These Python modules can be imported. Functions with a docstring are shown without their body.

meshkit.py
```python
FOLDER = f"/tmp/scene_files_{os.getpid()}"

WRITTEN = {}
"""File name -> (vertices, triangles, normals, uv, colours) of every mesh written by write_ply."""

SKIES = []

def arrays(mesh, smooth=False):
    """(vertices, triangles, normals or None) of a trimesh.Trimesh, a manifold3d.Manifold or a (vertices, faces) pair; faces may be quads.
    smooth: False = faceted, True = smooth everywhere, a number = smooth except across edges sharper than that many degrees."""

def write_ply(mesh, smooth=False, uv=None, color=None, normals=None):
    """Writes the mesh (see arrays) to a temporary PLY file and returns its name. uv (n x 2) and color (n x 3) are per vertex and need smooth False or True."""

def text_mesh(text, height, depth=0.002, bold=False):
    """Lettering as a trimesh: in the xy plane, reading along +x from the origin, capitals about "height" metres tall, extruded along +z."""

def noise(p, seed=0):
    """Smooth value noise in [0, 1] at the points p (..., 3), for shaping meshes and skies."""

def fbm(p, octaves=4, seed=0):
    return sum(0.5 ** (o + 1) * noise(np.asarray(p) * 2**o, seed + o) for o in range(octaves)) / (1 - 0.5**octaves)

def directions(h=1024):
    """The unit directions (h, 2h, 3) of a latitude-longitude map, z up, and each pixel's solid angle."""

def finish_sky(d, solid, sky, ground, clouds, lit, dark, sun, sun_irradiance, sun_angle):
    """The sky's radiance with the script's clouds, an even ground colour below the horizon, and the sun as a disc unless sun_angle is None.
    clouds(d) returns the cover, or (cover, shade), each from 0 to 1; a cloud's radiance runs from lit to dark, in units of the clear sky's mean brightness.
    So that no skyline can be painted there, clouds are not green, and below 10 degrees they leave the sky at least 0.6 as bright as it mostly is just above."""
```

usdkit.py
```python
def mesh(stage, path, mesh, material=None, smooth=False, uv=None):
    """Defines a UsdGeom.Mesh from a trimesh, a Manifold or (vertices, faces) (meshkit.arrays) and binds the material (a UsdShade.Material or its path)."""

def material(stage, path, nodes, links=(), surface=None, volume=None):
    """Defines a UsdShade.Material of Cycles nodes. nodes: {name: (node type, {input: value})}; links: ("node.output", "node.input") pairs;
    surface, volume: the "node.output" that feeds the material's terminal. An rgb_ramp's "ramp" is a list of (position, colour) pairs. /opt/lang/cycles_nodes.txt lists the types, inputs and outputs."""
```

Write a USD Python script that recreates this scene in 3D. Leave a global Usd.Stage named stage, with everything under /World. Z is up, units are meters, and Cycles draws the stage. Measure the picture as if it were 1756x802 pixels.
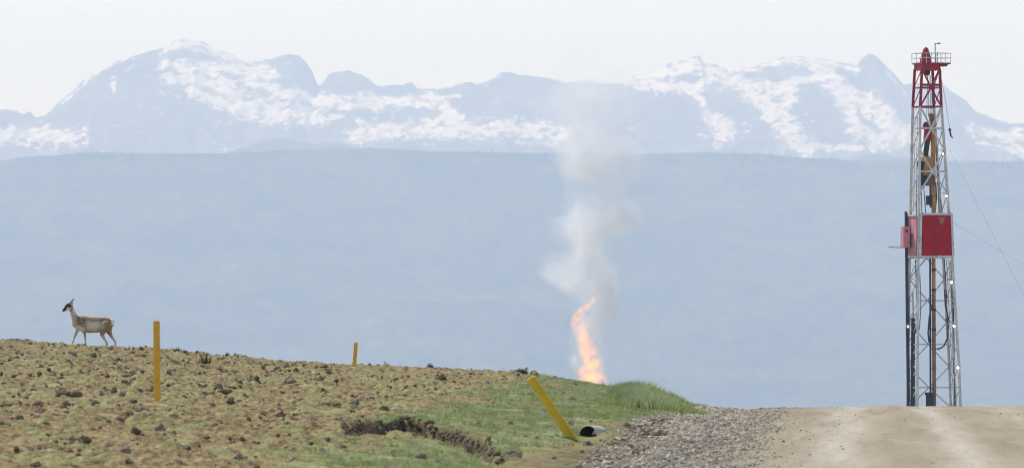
import math, random
import numpy as np, trimesh, usdkit, meshkit
import manifold3d as m3
from scipy.interpolate import RBFInterpolator, RegularGridInterpolator, PchipInterpolator
from pxr import Usd, UsdGeom, UsdLux, UsdShade, Gf, Sdf, Vt

stage = Usd.Stage.CreateInMemory()
UsdGeom.SetStageUpAxis(stage, 'Z')
UsdGeom.SetStageMetersPerUnit(stage, 1.0)
WORLD = UsdGeom.Xform.Define(stage, '/World')
stage.SetDefaultPrim(WORLD.GetPrim())
UsdGeom.Scope.Define(stage, '/World/Looks')

# ---------------------------------------------------------------- camera
FOC, W0, H0, HORIZON, EYE = 12500.0, 1756.0, 802.0, 600.0, 1.6   # focal length in photo pixels
cam = UsdGeom.Camera.Define(stage, '/World/camera')
cam.CreateHorizontalApertureAttr(36.0)
cam.CreateVerticalApertureAttr(36.0 * 467 / 1024)
cam.CreateFocalLengthAttr(FOC / W0 * 36.0)
cam.CreateVerticalApertureOffsetAttr((HORIZON - H0 / 2) / W0 * 36.0)
cam.CreateClippingRangeAttr(Gf.Vec2f(1.0, 80000.0))
cam.AddTranslateOp().Set(Gf.Vec3d(0, 0, EYE))
cam.AddRotateXOp().Set(90.0)
cam.CreateExposureAttr(0.68)
cam.CreateFStopAttr(10.0)
cam.CreateFocusDistanceAttr(280.0)

# ---------------------------------------------------------------- sky, sun
SUN = np.array([-0.40, 0.32, 0.86]); SUN /= np.linalg.norm(SUN)
sky_mat = usdkit.material(stage, '/World/Looks/sky', {
    's': ('sky_texture', {'sky_type': 'single_scattering', 'sun_disc': False, 'sun_elevation': float(math.asin(SUN[2])),
                          'sun_rotation': float(math.atan2(SUN[0], SUN[1])), 'altitude': 2200.0, 'aerosol_density': 1.2, 'ozone_density': 2.0}),
    't': ('mix_color', {'blend_type': 'multiply', 'fac': 1.0, 'b': (1.0, .96, .935), 'use_clamp': False}),
    'b': ('background_shader', {'strength': 0.15})}, [('s.color', 't.a'), ('t.result', 'b.color')], surface='b.background')
dome = UsdLux.DomeLight.Define(stage, '/World/sky')
UsdShade.MaterialBindingAPI.Apply(dome.GetPrim()).Bind(sky_mat)
dome.GetPrim().SetCustomDataByKey('kind', 'structure')
sun = UsdLux.DistantLight.Define(stage, '/World/sun')
sun.CreateNormalizeAttr(True); sun.CreateIntensityAttr(1.0); sun.CreateAngleAttr(0.5)
sun.CreateColorAttr(Gf.Vec3f(1.0, 0.965, 0.91))
zrot = math.degrees(math.atan2(SUN[1], SUN[0])) + 90
sun.AddRotateZOp().Set(zrot)
sun.AddRotateXOp().Set(math.degrees(math.acos(SUN[2])))

# ---------------------------------------------------------------- helpers
rng = np.random.default_rng(7)

def P(px, row, Y):
    """Ray of a photograph pixel met with the vertical plane at distance Y (used when measuring the place)."""
    return np.array([(px - 878.0) * Y / FOC, Y, EYE + (HORIZON - row) * Y / FOC])

TAKEN = set()
def free(path):
    if path not in TAKEN:
        TAKEN.add(path); return path
    k = 1
    while f'{path}_{k:03d}' in TAKEN: k += 1
    TAKEN.add(f'{path}_{k:03d}'); return f'{path}_{k:03d}'

def tag(prim, label=None, cat=None, group=None, kind=None):
    for k, v in (('label', label), ('category', cat), ('group', group), ('kind', kind)):
        if v: prim.SetCustomDataByKey(k, v)
    return prim

def obj(name, mesh, mat, parent=None, smooth=False):
    base = parent.GetPath().pathString if parent else '/World'
    return usdkit.mesh(stage, free(f'{base}/{name}'), mesh, mat, smooth=smooth).GetPrim()

def thing(name, loc, label, cat, group=None):
    x = UsdGeom.Xform.Define(stage, free(f'/World/{name}'))
    x.AddTranslateOp().Set(Gf.Vec3d(*map(float, loc)))
    return tag(x.GetPrim(), label, cat, group)

def primvar(prim, name, values):
    UsdGeom.PrimvarsAPI(prim).CreatePrimvar(name, Sdf.ValueTypeNames.FloatArray, 'vertex').Set(Vt.FloatArray.FromNumpy(np.asarray(values, np.float32)))

def colorvar(prim, name, values):
    UsdGeom.PrimvarsAPI(prim).CreatePrimvar(name, Sdf.ValueTypeNames.Color3fArray, 'vertex').Set(Vt.Vec3fArray.FromNumpy(np.asarray(values, np.float32)))

def grid_faces(ny, nx):
    i = np.arange(ny * nx).reshape(ny, nx)
    a, b, c, d = i[:-1, :-1].ravel(), i[:-1, 1:].ravel(), i[1:, 1:].ravel(), i[1:, :-1].ravel()
    return np.vstack([np.stack([a, b, c], 1), np.stack([a, c, d], 1)])

def mat(name, color, rough=0.7, metallic=0.0, var=0.25, scale=3.0, spec=0.3, bump=0.0, color2=None):
    """Plain painted or bare surface with a slow, uneven change of tone and slight wear."""
    c1 = np.array(color); c2 = np.array(color2) if color2 is not None else c1 * (1 - var)
    nodes = {'tc': ('texture_coordinate', {}), 'n': ('noise_texture', {'scale': scale, 'detail': 5.0, 'roughness': 0.6}),
             'r': ('rgb_ramp', {'ramp': [(0.3, tuple(c2)), (0.7, tuple(c1))]}),
             'p': ('principled_bsdf', {'roughness': rough, 'metallic': metallic, 'specular_ior_level': spec})}
    links = [('tc.object', 'n.vector'), ('n.fac', 'r.fac'), ('r.color', 'p.base_color')]
    if bump:
        nodes['b'] = ('bump', {'strength': bump, 'distance': 0.02}); links += [('n.fac', 'b.height'), ('b.normal', 'p.normal')]
    return usdkit.material(stage, f'/World/Looks/{name}', nodes, links, surface='p.BSDF')

def smoothstep(a, b, x):
    t = np.clip((x - a) / (b - a), 0, 1); return t * t * (3 - 2 * t)

def n2(x, y, s, seed, octv=3):
    return meshkit.fbm(np.stack([x * s, y * s, np.full_like(x, 0.37 * seed)], -1), octv, seed)

# ---------------------------------------------------------------- land near the camera
SPREAD = lambda y: np.interp(y, [77, 150], [0.0, .80])   # the left shoulder widens towards the crest
ROADX = lambda y: 0.05 * y            # centre line of the gravel road
def road_z(y):
    return np.interp(y, [-50, 120, 150, 165, 200, 240, 300, 420, 700, 1000], [.35, .35, .34, .27, -.35, -1.5, -4.2, -8.3, -12.5, -13.2])

ctrl = []
def col(px, pts):
    for row, Y in pts: ctrl.append(P(px, row, Y))
    x, Y, z = ctrl[-1]                                     # the land drops behind the crest
    k = x / Y
    for d, dz in ((20, .35), (50, 1.5), (110, 4.5)): ctrl.append(np.array([k * (Y + d), Y + d, z - dz]))
col(-500, [(800, 70), (740, 86), (690, 104), (640, 130), (596, 165), (580, 190)])
col(-150, [(800, 70), (740, 87), (691, 105), (640, 132), (598, 170), (583, 190)])
col(0, [(801, 71), (741, 88), (692, 106), (641, 134), (603, 171), (588, 190)])
col(110, [(801, 71), (742, 88), (692, 106), (645, 132), (612, 168), (596, 190)])
col(270, [(802, 72), (744, 88), (693, 106), (651, 130), (620, 168), (604, 189)])
col(450, [(802, 73), (745, 88), (697, 108), (658, 135), (634, 160), (620, 182)])
col(600, [(802, 74), (742, 91), (700, 110), (660, 138), (640, 156), (630, 171)])
col(750, [(803, 75), (745, 91), (695, 114), (665, 138), (648, 152), (638, 166)])
col(900, [(806, 77), (757, 91), (708, 110), (672, 134), (652, 150), (644, 160)])
col(1000, [(812, 78), (764, 91), (742, 97), (712, 112), (680, 134), (664, 148), (656, 157)])
col(1090, [(806, 78), (762, 91), (742, 99), (722, 112), (700, 131), (684, 146), (676, 154)])
col(1170, [(800, 79), (752, 92), (729, 106), (716, 122), (709, 138), (699, 148), (693, 154)])
for y in np.arange(-20, 300, 12.0):
    for o in (-1.0, 2.0, 6.0, 14.0, 40.0):
        if o < 0 and (y > 120): continue
        ctrl.append(np.array([ROADX(y) + o, y, road_z(y)]))
for x in (-40.0, -20.0, -8.0, 0.0):
    for y in (-20.0, 0.0, 20.0, 40.0): ctrl.append(np.array([x, y, 0.30 + (0.1 if x < -10 else 0)]))
ctrl = np.array(ctrl)
# y is squeezed so that the slope's shape is even in both directions
LAND = RBFInterpolator(np.stack([ctrl[:, 0], ctrl[:, 1] / 6], 1), ctrl[:, 2], kernel='linear', smoothing=0.02, neighbors=60)
gx = np.concatenate([np.linspace(-60, -18, 15), np.linspace(-17, 20, 112), np.linspace(22, 60, 12)])
gy = np.concatenate([np.linspace(-20, 56, 14), np.linspace(60, 215, 150), np.linspace(220, 330, 16)])
GX, GY = np.meshgrid(gx, gy)
GZ = LAND(np.stack([GX.ravel(), GY.ravel() / 6], 1)).reshape(GX.shape)
LANDI = RegularGridInterpolator((gy, gx), GZ, bounds_error=False, fill_value=None)
def land(x, y):
    return LANDI(np.stack([np.asarray(y, float), np.asarray(x, float)], -1))

def path_y(pts):                       # a line on the ground, given as x -> y
    pts = np.array([P(*p)[:2] for p in pts]); o = np.argsort(pts[:, 0])
    return pts[o]

# cut bank: a shallow hollow scooped into the foot of the slope; its upper lip runs along this line
LIP = path_y([(600, 738, 93), (640, 728, 95), (690, 718, 98), (740, 720, 97.5), (790, 736, 93.5), (840, 760, 88), (862, 778, 85)])
def bank(x, y):
    """0..1 how deep inside the hollow, and the distance in front of the lip."""
    lip = np.interp(x, LIP[:, 0], LIP[:, 1]) + (n2(x, x * 0, 1.1, 5, 2) - .5) * 2.2 + (n2(x, x * 0, 2.4, 6, 2) - .5) * .5
    inside = smoothstep(LIP[0, 0] - .1, LIP[0, 0] + .5, x) * (1 - smoothstep(LIP[-1, 0] - .3, LIP[-1, 0] + .1, x))
    d = lip - y
    dist = np.full(np.shape(x), 9.0)
    wx, wy = (n2(x, y, 2.0, 6, 3) - .5) * .30, (n2(x, y, .9, 7, 3) - .5) * 2.0
    for a, b in zip(LIP[:-1], LIP[1:]):
        ab = b - a; t = np.clip(((x + wx - a[0]) * ab[0] + (y + wy - a[1]) * ab[1]) / (ab @ ab), 0, 1)
        dist = np.minimum(dist, np.hypot(x + wx - a[0] - t * ab[0], y + wy - a[1] - t * ab[1]))
    inlip = (np.interp(x + wx, LIP[:, 0], LIP[:, 1]) - y - wy) > 0
    return inside, np.where(inlip, dist, -dist) + 0 * d

def verge(x, y):                       # signed distance left (+) of the road's stony shoulder
    return ROADX(y) - 2.75 - SPREAD(y) + .25 * np.sin(y * .21) - x

def lush(x, y):
    """Where the land is grassy: the low right-hand half of the slope and the verge."""
    a = np.array([P(560, 802, 74), P(640, 740, 91), P(760, 690, 114), P(860, 650, 150), P(905, 644, 160)])
    edge = np.interp(y, a[:, 1], a[:, 0])
    return smoothstep(-.9, .9, x - edge + (n2(x, y, .55, 11, 3) - .5) * 4.5)

def relief(x, y):
    """Height of clods, tussocks and the cut bank over the smooth slope."""
    lu = lush(x, y); v = verge(x, y)
    a = n2(x, y, 1.5, 1, 3); b = n2(x, y, 4.2, 2, 3); c = n2(x, y, 12.0, 3, 2); e = n2(x, y, .45, 4, 2)
    rough = .20 * np.clip(a - .42, 0, 1) + .26 * np.clip(b - .44, 0, 1) + .11 * (c - .5) + .12 * (e - .5)
    soft = .08 * (a - .5) + .05 * (b - .5) + .02 * (c - .5) + .10 * (e - .5)
    h = rough * (1 - lu) + soft * lu
    heap = P(1050, 752, 95.6); h = h + .06 * np.exp(-(((x - heap[0]) / .22) ** 2 + ((y - heap[1]) / .35) ** 2)); pit = P(1006, 758, 94.6); h = h - .13 * np.exp(-(((x - pit[0]) / .17) ** 2 + ((y - pit[1]) / 1.6) ** 2))
    inside, d = bank(x, y)
    far = np.interp(x, LIP[:, 0], LIP[:, 1]) - y
    cut = smoothstep(-.05, .26, d) * (1 - smoothstep(2.0, 9.0, far)) + 0
    h = h - .46 * inside * cut + .05 * inside * smoothstep(-.6, -.05, d) * (1 - smoothstep(-.05, .06, d))
    return h * smoothstep(-.3, .8, v) + (1 - smoothstep(-.3, .8, v)) * .03 * (b - .5)

def ground_z(x, y):
    x, y = np.asarray(x, float), np.asarray(y, float)
    return land(x, y) + relief(x, y) - .25 * smoothstep(.1, .9, -verge(x, y) - .35)

nx = np.concatenate([np.linspace(-60, -17, 20)[:-1], np.arange(-16.8, 5.2, .045), np.linspace(5.4, 12, 20), np.linspace(14, 60, 12)])
ny = np.concatenate([np.linspace(-20, 62, 16)[:-1], np.geomspace(62, 84, 260)[:-1], np.linspace(84, 101, 270)[:-1], np.geomspace(101, 205, 560), np.linspace(209, 330, 24)])
NX, NY = np.meshgrid(nx, ny)
xx, yy = NX.ravel(), NY.ravel()
zz = ground_z(xx, yy)
inside, dlip = bank(xx, yy)
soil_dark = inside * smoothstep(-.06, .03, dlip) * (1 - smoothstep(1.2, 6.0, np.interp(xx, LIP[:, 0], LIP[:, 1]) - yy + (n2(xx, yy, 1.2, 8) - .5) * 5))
bare = smoothstep(1.5, .8, verge(xx, yy) + (n2(xx, yy, 1.4, 14, 3) - .5) * 1.0) * (1 - smoothstep(100, 112, yy))
green = lush(xx, yy) * (1 - .95 * bare)
ditch = np.exp(-((verge(xx, yy) - .1) / .7) ** 2) * (1 - smoothstep(112, 128, yy))

hill_mat = usdkit.material(stage, '/World/Looks/hillside', {
    'g': ('geometry', {}), 'at': ('attribute', {'attribute': 'green'}), 'ad': ('attribute', {'attribute': 'damp'}), 'av': ('attribute', {'attribute': 'stony'}),
    'n1': ('noise_texture', {'scale': 1.3, 'detail': 6.0, 'roughness': .6}), 'n2': ('noise_texture', {'scale': 9.0, 'detail': 5.0, 'roughness': .65}),
    'n3': ('noise_texture', {'scale': .55, 'detail': 4.0}), 'n4': ('noise_texture', {'scale': 28.0, 'detail': 3.0}),
    'soil': ('rgb_ramp', {'ramp': [(.32, (.042, .028, .014)), (.43, (.125, .086, .041)), (.56, (.215, .157, .078)), (.72, (.31, .24, .132))]}),
    'grn': ('rgb_ramp', {'ramp': [(.3, (.10, .125, .035)), (.55, (.17, .195, .07)), (.75, (.24, .25, .12))]}),
    'cov': ('math', {'math_type': 'multiply_add', 'value2': 4.5, 'value3': -2.12}), 'cov2': ('math', {'math_type': 'multiply_add', 'value2': .75, 'use_clamp': True}),
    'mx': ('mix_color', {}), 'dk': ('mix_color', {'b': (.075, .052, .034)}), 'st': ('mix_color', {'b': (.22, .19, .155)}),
    'b': ('bump', {'strength': .8, 'distance': .03}), 'p': ('principled_bsdf', {'roughness': .95, 'specular_ior_level': .1})},
    [('g.position', f'{k}.vector') for k in ('n1', 'n2', 'n3', 'n4')] + [
     ('n2.fac', 'soil.fac'), ('n1.fac', 'grn.fac'), ('n1.fac', 'cov.value1'), ('at.fac', 'cov2.value1'), ('cov.value', 'cov2.value3'),
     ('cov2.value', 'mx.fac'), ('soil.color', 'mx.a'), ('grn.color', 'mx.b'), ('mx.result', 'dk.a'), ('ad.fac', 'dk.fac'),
     ('dk.result', 'st.a'), ('av.fac', 'st.fac'), ('st.result', 'p.base_color'), ('n4.fac', 'b.height'), ('b.normal', 'p.normal')], surface='p.BSDF')
hill = obj('hillside', (np.stack([xx, yy, zz], 1), grid_faces(*NX.shape)), hill_mat, smooth=True)
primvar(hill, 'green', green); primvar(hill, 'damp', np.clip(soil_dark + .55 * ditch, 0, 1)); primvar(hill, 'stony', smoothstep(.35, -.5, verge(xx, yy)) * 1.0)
tag(hill, kind='structure')

# ---------------------------------------------------------------- gravel road
def road_cross(o):                      # low crown, edges falling into the verge
    return -.02 * np.clip(np.abs(o - 1.0) / 3, 0, 2) ** 2
ro = np.concatenate([np.arange(-4.3, -1.0, .07), np.arange(-1.0, 5.0, .12), np.linspace(5.2, 7.2, 8)])
ry = np.concatenate([np.linspace(-20, 60, 12)[:-1], np.geomspace(60, 175, 520), np.linspace(180, 420, 40), np.linspace(440, 1000, 20)])
RO, RY = np.meshgrid(ro, ry)
o, y = RO.ravel(), RY.ravel(); x = ROADX(y) + o
wob = np.clip((n2(x, y, .35, 21, 3) - .5) * .10, -.05, .05)
ruts = -.018 * (np.exp(-((o + .45) / .35) ** 2) + np.exp(-((o - .95) / .35) ** 2))
os_ = o + SPREAD(y)
rough = (n2(x, y, 5.0, 22, 3) - .5) * .035 * (smoothstep(-1.2, -1.9, os_)) + (n2(x, y, 3.0, 23, 3) - .5) * .012
edge = smoothstep(-2.65, -3.4, os_ + (n2(x, y, 1.0, 24) - .5) * .5) * .35 + smoothstep(6.2, 7.2, o) * .5
z = road_z(y) + .06 + road_cross(o) + wob + ruts + rough - edge - .10 * smoothstep(-1.3, -2.6, os_)
road_mat = usdkit.material(stage, '/World/Looks/road', {
    'g': ('geometry', {}), 'off': ('attribute', {'attribute': 'offset'}), 'sh': ('attribute', {'attribute': 'shoulder'}), 'tr': ('attribute', {'attribute': 'track'}),
    'sy': ('separate_xyz', {}), 'ym': ('math', {'math_type': 'multiply', 'value2': .06}), 'om': ('math', {'math_type': 'multiply', 'value2': 2.0}), 'ms': ('combine_xyz', {}), 'n1': ('noise_texture', {'scale': 1.0, 'detail': 5.0, 'roughness': .6}),
    'n2': ('noise_texture', {'scale': 22.0, 'detail': 4.0, 'roughness': .7}), 'v': ('voronoi_texture', {'scale': 13.0, 'randomness': 1.0}),
    'base': ('rgb_ramp', {'ramp': [(.28, (.18, .145, .09)), (.5, (.225, .186, .122)), (.72, (.265, .225, .155))]}),
    'dust': ('mix_color', {'b': (.36, .322, .258)}), 'tf': ('math', {'math_type': 'multiply', 'use_clamp': True}), 'nn': ('math', {'math_type': 'multiply_add', 'value2': 1.6, 'value3': -.15, 'use_clamp': True}),
    'sep': ('separate_color', {}), 'stone': ('rgb_ramp', {'ramp': [(.05, (.12, .10, .075)), (.35, (.19, .16, .125)), (.65, (.24, .205, .16)), (.95, (.32, .28, .23))]}),
    'gr': ('rgb_ramp', {'ramp': [(.3, (.72, .71, .70)), (.5, (1.0, 1.0, 1.0)), (.72, (1.16, 1.16, 1.16))]}), 'gm': ('mix_color', {'blend_type': 'multiply', 'fac': 1.0, 'use_clamp': False}), 'ng': ('noise_texture', {'scale': 7.0, 'detail': 7.0, 'roughness': .7}),
    'mx': ('mix_color', {}), 'b': ('bump', {'strength': .5, 'distance': .02}), 'p': ('principled_bsdf', {'roughness': .95, 'specular_ior_level': .1})},
    [('g.position', 'sy.vector'), ('sy.y', 'ym.value1'), ('off.fac', 'om.value1'), ('om.value', 'ms.x'), ('ym.value', 'ms.y'), ('ms.vector', 'n1.vector'), ('g.position', 'n2.vector'), ('g.position', 'v.vector'), ('n1.fac', 'base.fac'),
     ('n1.fac', 'nn.value1'), ('nn.value', 'tf.value1'), ('tr.fac', 'tf.value2'), ('tf.value', 'dust.fac'), ('base.color', 'dust.a'),
     ('v.color', 'sep.color'), ('sep.r', 'stone.fac'), ('g.position', 'ng.vector'), ('ng.fac', 'gr.fac'), ('dust.result', 'gm.a'), ('gr.color', 'gm.b'), ('gm.result', 'mx.a'), ('stone.color', 'mx.b'), ('sh.fac', 'mx.fac'), ('mx.result', 'p.base_color'),
     ('n2.fac', 'b.height'), ('b.normal', 'p.normal')], surface='p.BSDF')
road = obj('road', (np.stack([x, y, z], 1), grid_faces(*RO.shape)), road_mat, smooth=True)
sh = smoothstep(-1.0, -2.1, os_ + (n2(x, y, .8, 25) - .5) * 1.1)
track = np.clip(np.exp(-((o + .5) / .42) ** 2) + np.exp(-((o - 1.0) / .30) ** 2) + .6 * np.exp(-((o - 2.6) / .5) ** 2), 0, 1)
primvar(road, 'offset', o); primvar(road, 'shoulder', sh); primvar(road, 'track', track)
tag(road, kind='structure')
ROADI = RegularGridInterpolator((ry, ro), z.reshape(RO.shape), bounds_error=False, fill_value=None)

# ---------------------------------------------------------------- the basin beyond, foothills and mountains
def fan(name, material, ys, half, nxx, zf, smooth=True):
    u = np.linspace(-1, 1, nxx); U, Y = np.meshgrid(u, np.asarray(ys, float))
    X = U * half
    Z = zf(X.ravel(), Y.ravel()).reshape(X.shape)
    pr = obj(name, (np.stack([X.ravel(), Y.ravel(), Z.ravel()], 1), grid_faces(*X.shape)), material, smooth=smooth)
    return tag(pr, kind='structure'), X.ravel(), Y.ravel(), Z.ravel()

def basin_z(x, y):
    base = np.interp(y, [-6000, -300, 200, 300, 420, 700, 1000, 1600, 3000, 9000, 20000, 52000], [-14, -4, -4.0, -7.5, -9.5, -13.3, -14, -32, -80, -150, -186, -190])
    near = np.exp(-((x / 400) ** 2)) * np.exp(-(((y - 100) / 300) ** 2))
    return base + (n2(x, y, .004, 31, 3) - .5) * 4 * smoothstep(900, 1500, y) - 1.5 * near
basin_mat = usdkit.material(stage, '/World/Looks/basin', {
    'g': ('geometry', {}), 'n': ('noise_texture', {'scale': .006, 'detail': 8.0, 'roughness': .6}),
    'r': ('rgb_ramp', {'ramp': [(.35, (.15, .14, .075)), (.6, (.24, .20, .13))]}), 'p': ('principled_bsdf', {'roughness': 1.0, 'specular_ior_level': 0.0})},
    [('g.position', 'n.vector'), ('n.fac', 'r.fac'), ('r.color', 'p.base_color')], surface='p.BSDF')
fan('plain', basin_mat, np.concatenate([np.linspace(-6000, -100, 14), np.linspace(0, 1600, 60), np.linspace(1700, 4000, 24), np.linspace(4300, 45000, 60)]), 15000, 240, basin_z)

def profile(pts, Y, seed, amp, wl):
    pts = np.array(pts, float)
    xs = (pts[:, 0] - 878) * Y / FOC; zs = EYE + (HORIZON - pts[:, 1]) * Y / FOC
    f = PchipInterpolator(xs, zs, extrapolate=True)
    def g(x):
        xc = np.clip(x, xs[0], xs[-1])
        far = np.abs(x - xc)
        return f(xc) - far * .10 * (1 + .0) + (n2(x, x * 0, 1 / wl, seed, 4) - .5) * amp * (1 + far / 300)
    return g

foot_mat = usdkit.material(stage, '/World/Looks/foothills', {
    'g': ('geometry', {}), 'm': ('mapping', {'scale': (.0024, .0014, .009)}), 'n': ('noise_texture', {'scale': 1.0, 'detail': 10.0, 'roughness': .72, 'distortion': .3}),
    'm2': ('mapping', {'scale': (.022, .008, .012)}), 'n2a': ('noise_texture', {'scale': 1.0, 'detail': 4.0, 'roughness': .65}), 'n2': ('rgb_ramp', {'ramp': [(.34, (.25, .25, .25)), (.64, (1.6, 1.6, 1.6))]}),
    'r': ('rgb_ramp', {'ramp': [(.38, (.025, .038, .028)), (.50, (.05, .06, .042)), (.62, (.07, .072, .052)), (.76, (.12, .11, .085))]}),
    'ov': ('mix_color', {'blend_type': 'multiply', 'fac': .55, 'use_clamp': False}), 'p': ('principled_bsdf', {'roughness': 1.0, 'specular_ior_level': 0.0})},
    [('g.position', 'm.vector'), ('m.vector', 'n.vector'), ('g.position', 'm2.vector'), ('m2.vector', 'n2a.vector'), ('n2a.fac', 'n2.fac'), ('n.fac', 'r.fac'),
     ('r.color', 'ov.a'), ('n2.color', 'ov.b'), ('ov.result', 'p.base_color')], surface='p.BSDF')
YF = 27000.0
foot_top = profile([(-300, 268), (0, 274), (60, 268), (150, 263), (300, 264), (440, 260), (560, 257), (640, 255), (700, 257), (760, 260), (880, 262), (1000, 262),
                    (1100, 265), (1200, 262), (1290, 264), (1350, 270), (1480, 276), (1600, 277), (1756, 278), (2000, 284)], YF, 41, 12, 120)
def foot_z(x, y):
    t = np.clip((y - 22000) / (YF - 22000), 0, 1)
    zb = basin_z(x, np.full_like(x, 22000.0)) - 12
    up = t ** 1.25
    gul = (n2(x + .3 * y, y, .0008, 42, 5) - .5) * 420 * np.sin(np.pi * np.clip(t, 0, 1)) ** 1.2
    back = np.clip((y - YF) / 3000, 0, 1)
    return zb + (foot_top(x) - zb) * up + gul - back * back * 520
fo, fx, fy, fz = fan('foothills', foot_mat, np.concatenate([np.linspace(21600, YF, 150), np.linspace(YF + 120, 30400, 20)]), 7200, 700, foot_z)

YS = 33000.0
low_top = profile([(-300, 300), (250, 300), (370, 266), (420, 247), (470, 235), (500, 237), (540, 246), (570, 242), (620, 258), (700, 300), (1380, 300), (1450, 272), (1500, 262), (1560, 270), (1640, 272), (1756, 285), (2000, 300)], YS, 43, 28, 180)
def low_z(x, y):
    t = np.clip((y - 30600) / (YS - 30600), 0, 1)
    back = np.clip((y - YS) / 1800, 0, 1)
    return 120 + (low_top(x) - 120) * t ** .9 + (n2(x, y, .002, 44, 4) - .5) * 120 * np.sin(np.pi * t) - back * 400
fan('low_ridge', foot_mat, np.linspace(30500, 34800, 60), 6000, 420, low_z)

YM = 40000.0
SKYLINE = [(-400, 240), (-200, 205), (-60, 188), (0, 190), (25, 190), (40, 202), (52, 193), (62, 203), (70, 205), (110, 173), (150, 137), (190, 113), (230, 95), (270, 83), (300, 70), (322, 66), (345, 72),
    (380, 87), (430, 103), (450, 105), (470, 100), (485, 94), (500, 92), (515, 98), (528, 112), (537, 125), (546, 145), (556, 138), (570, 125), (582, 123), (590, 125), (602, 121), (615, 125),
    (630, 135), (655, 150), (670, 150), (680, 144), (692, 146), (705, 141), (718, 152), (735, 153), (750, 155), (768, 150), (785, 144), (815, 142), (830, 140), (850, 132), (870, 125),
    (895, 130), (940, 136), (985, 142), (1030, 142), (1068, 141), (1090, 131), (1120, 122), (1150, 110), (1180, 102), (1198, 96), (1206, 104), (1220, 110), (1240, 115), (1290, 116), (1310, 107),
    (1345, 100), (1385, 99), (1420, 104), (1462, 114), (1470, 112), (1476, 102), (1488, 96), (1500, 100), (1512, 110), (1525, 125), (1545, 142), (1580, 142), (1620, 150), (1650, 175), (1690, 205),
    (1720, 214), (1756, 220), (1900, 200), (2150, 245)]
top = profile(SKYLINE, YM, 51, 36, 48)
def ridge_noise(x, y, s, seed, octv=7):
    out, a, tot = 0, 1.0, 0
    for k in range(octv):
        n = n2(x, y, s * 2 ** k, seed + 3 * k, 1); out = out + a * (1 - np.abs(2 * n - 1)); tot += a; a *= .58
    return out / tot
def mount_z(x, y):
    t = np.clip((y - 35600) / (YM - 35600), 0, 1)
    s = t ** 1.15
    env = np.sin(np.pi * np.clip(t, 0, 1)) ** .8
    rel = (ridge_noise(x + .35 * (y - YM), y * .55, .00095, 52) - .55) * 800 * env
    back = np.clip((y - YM) / 3000, 0, 1)
    return 300 + (top(x) - 300) * s + rel - back * 840
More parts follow.
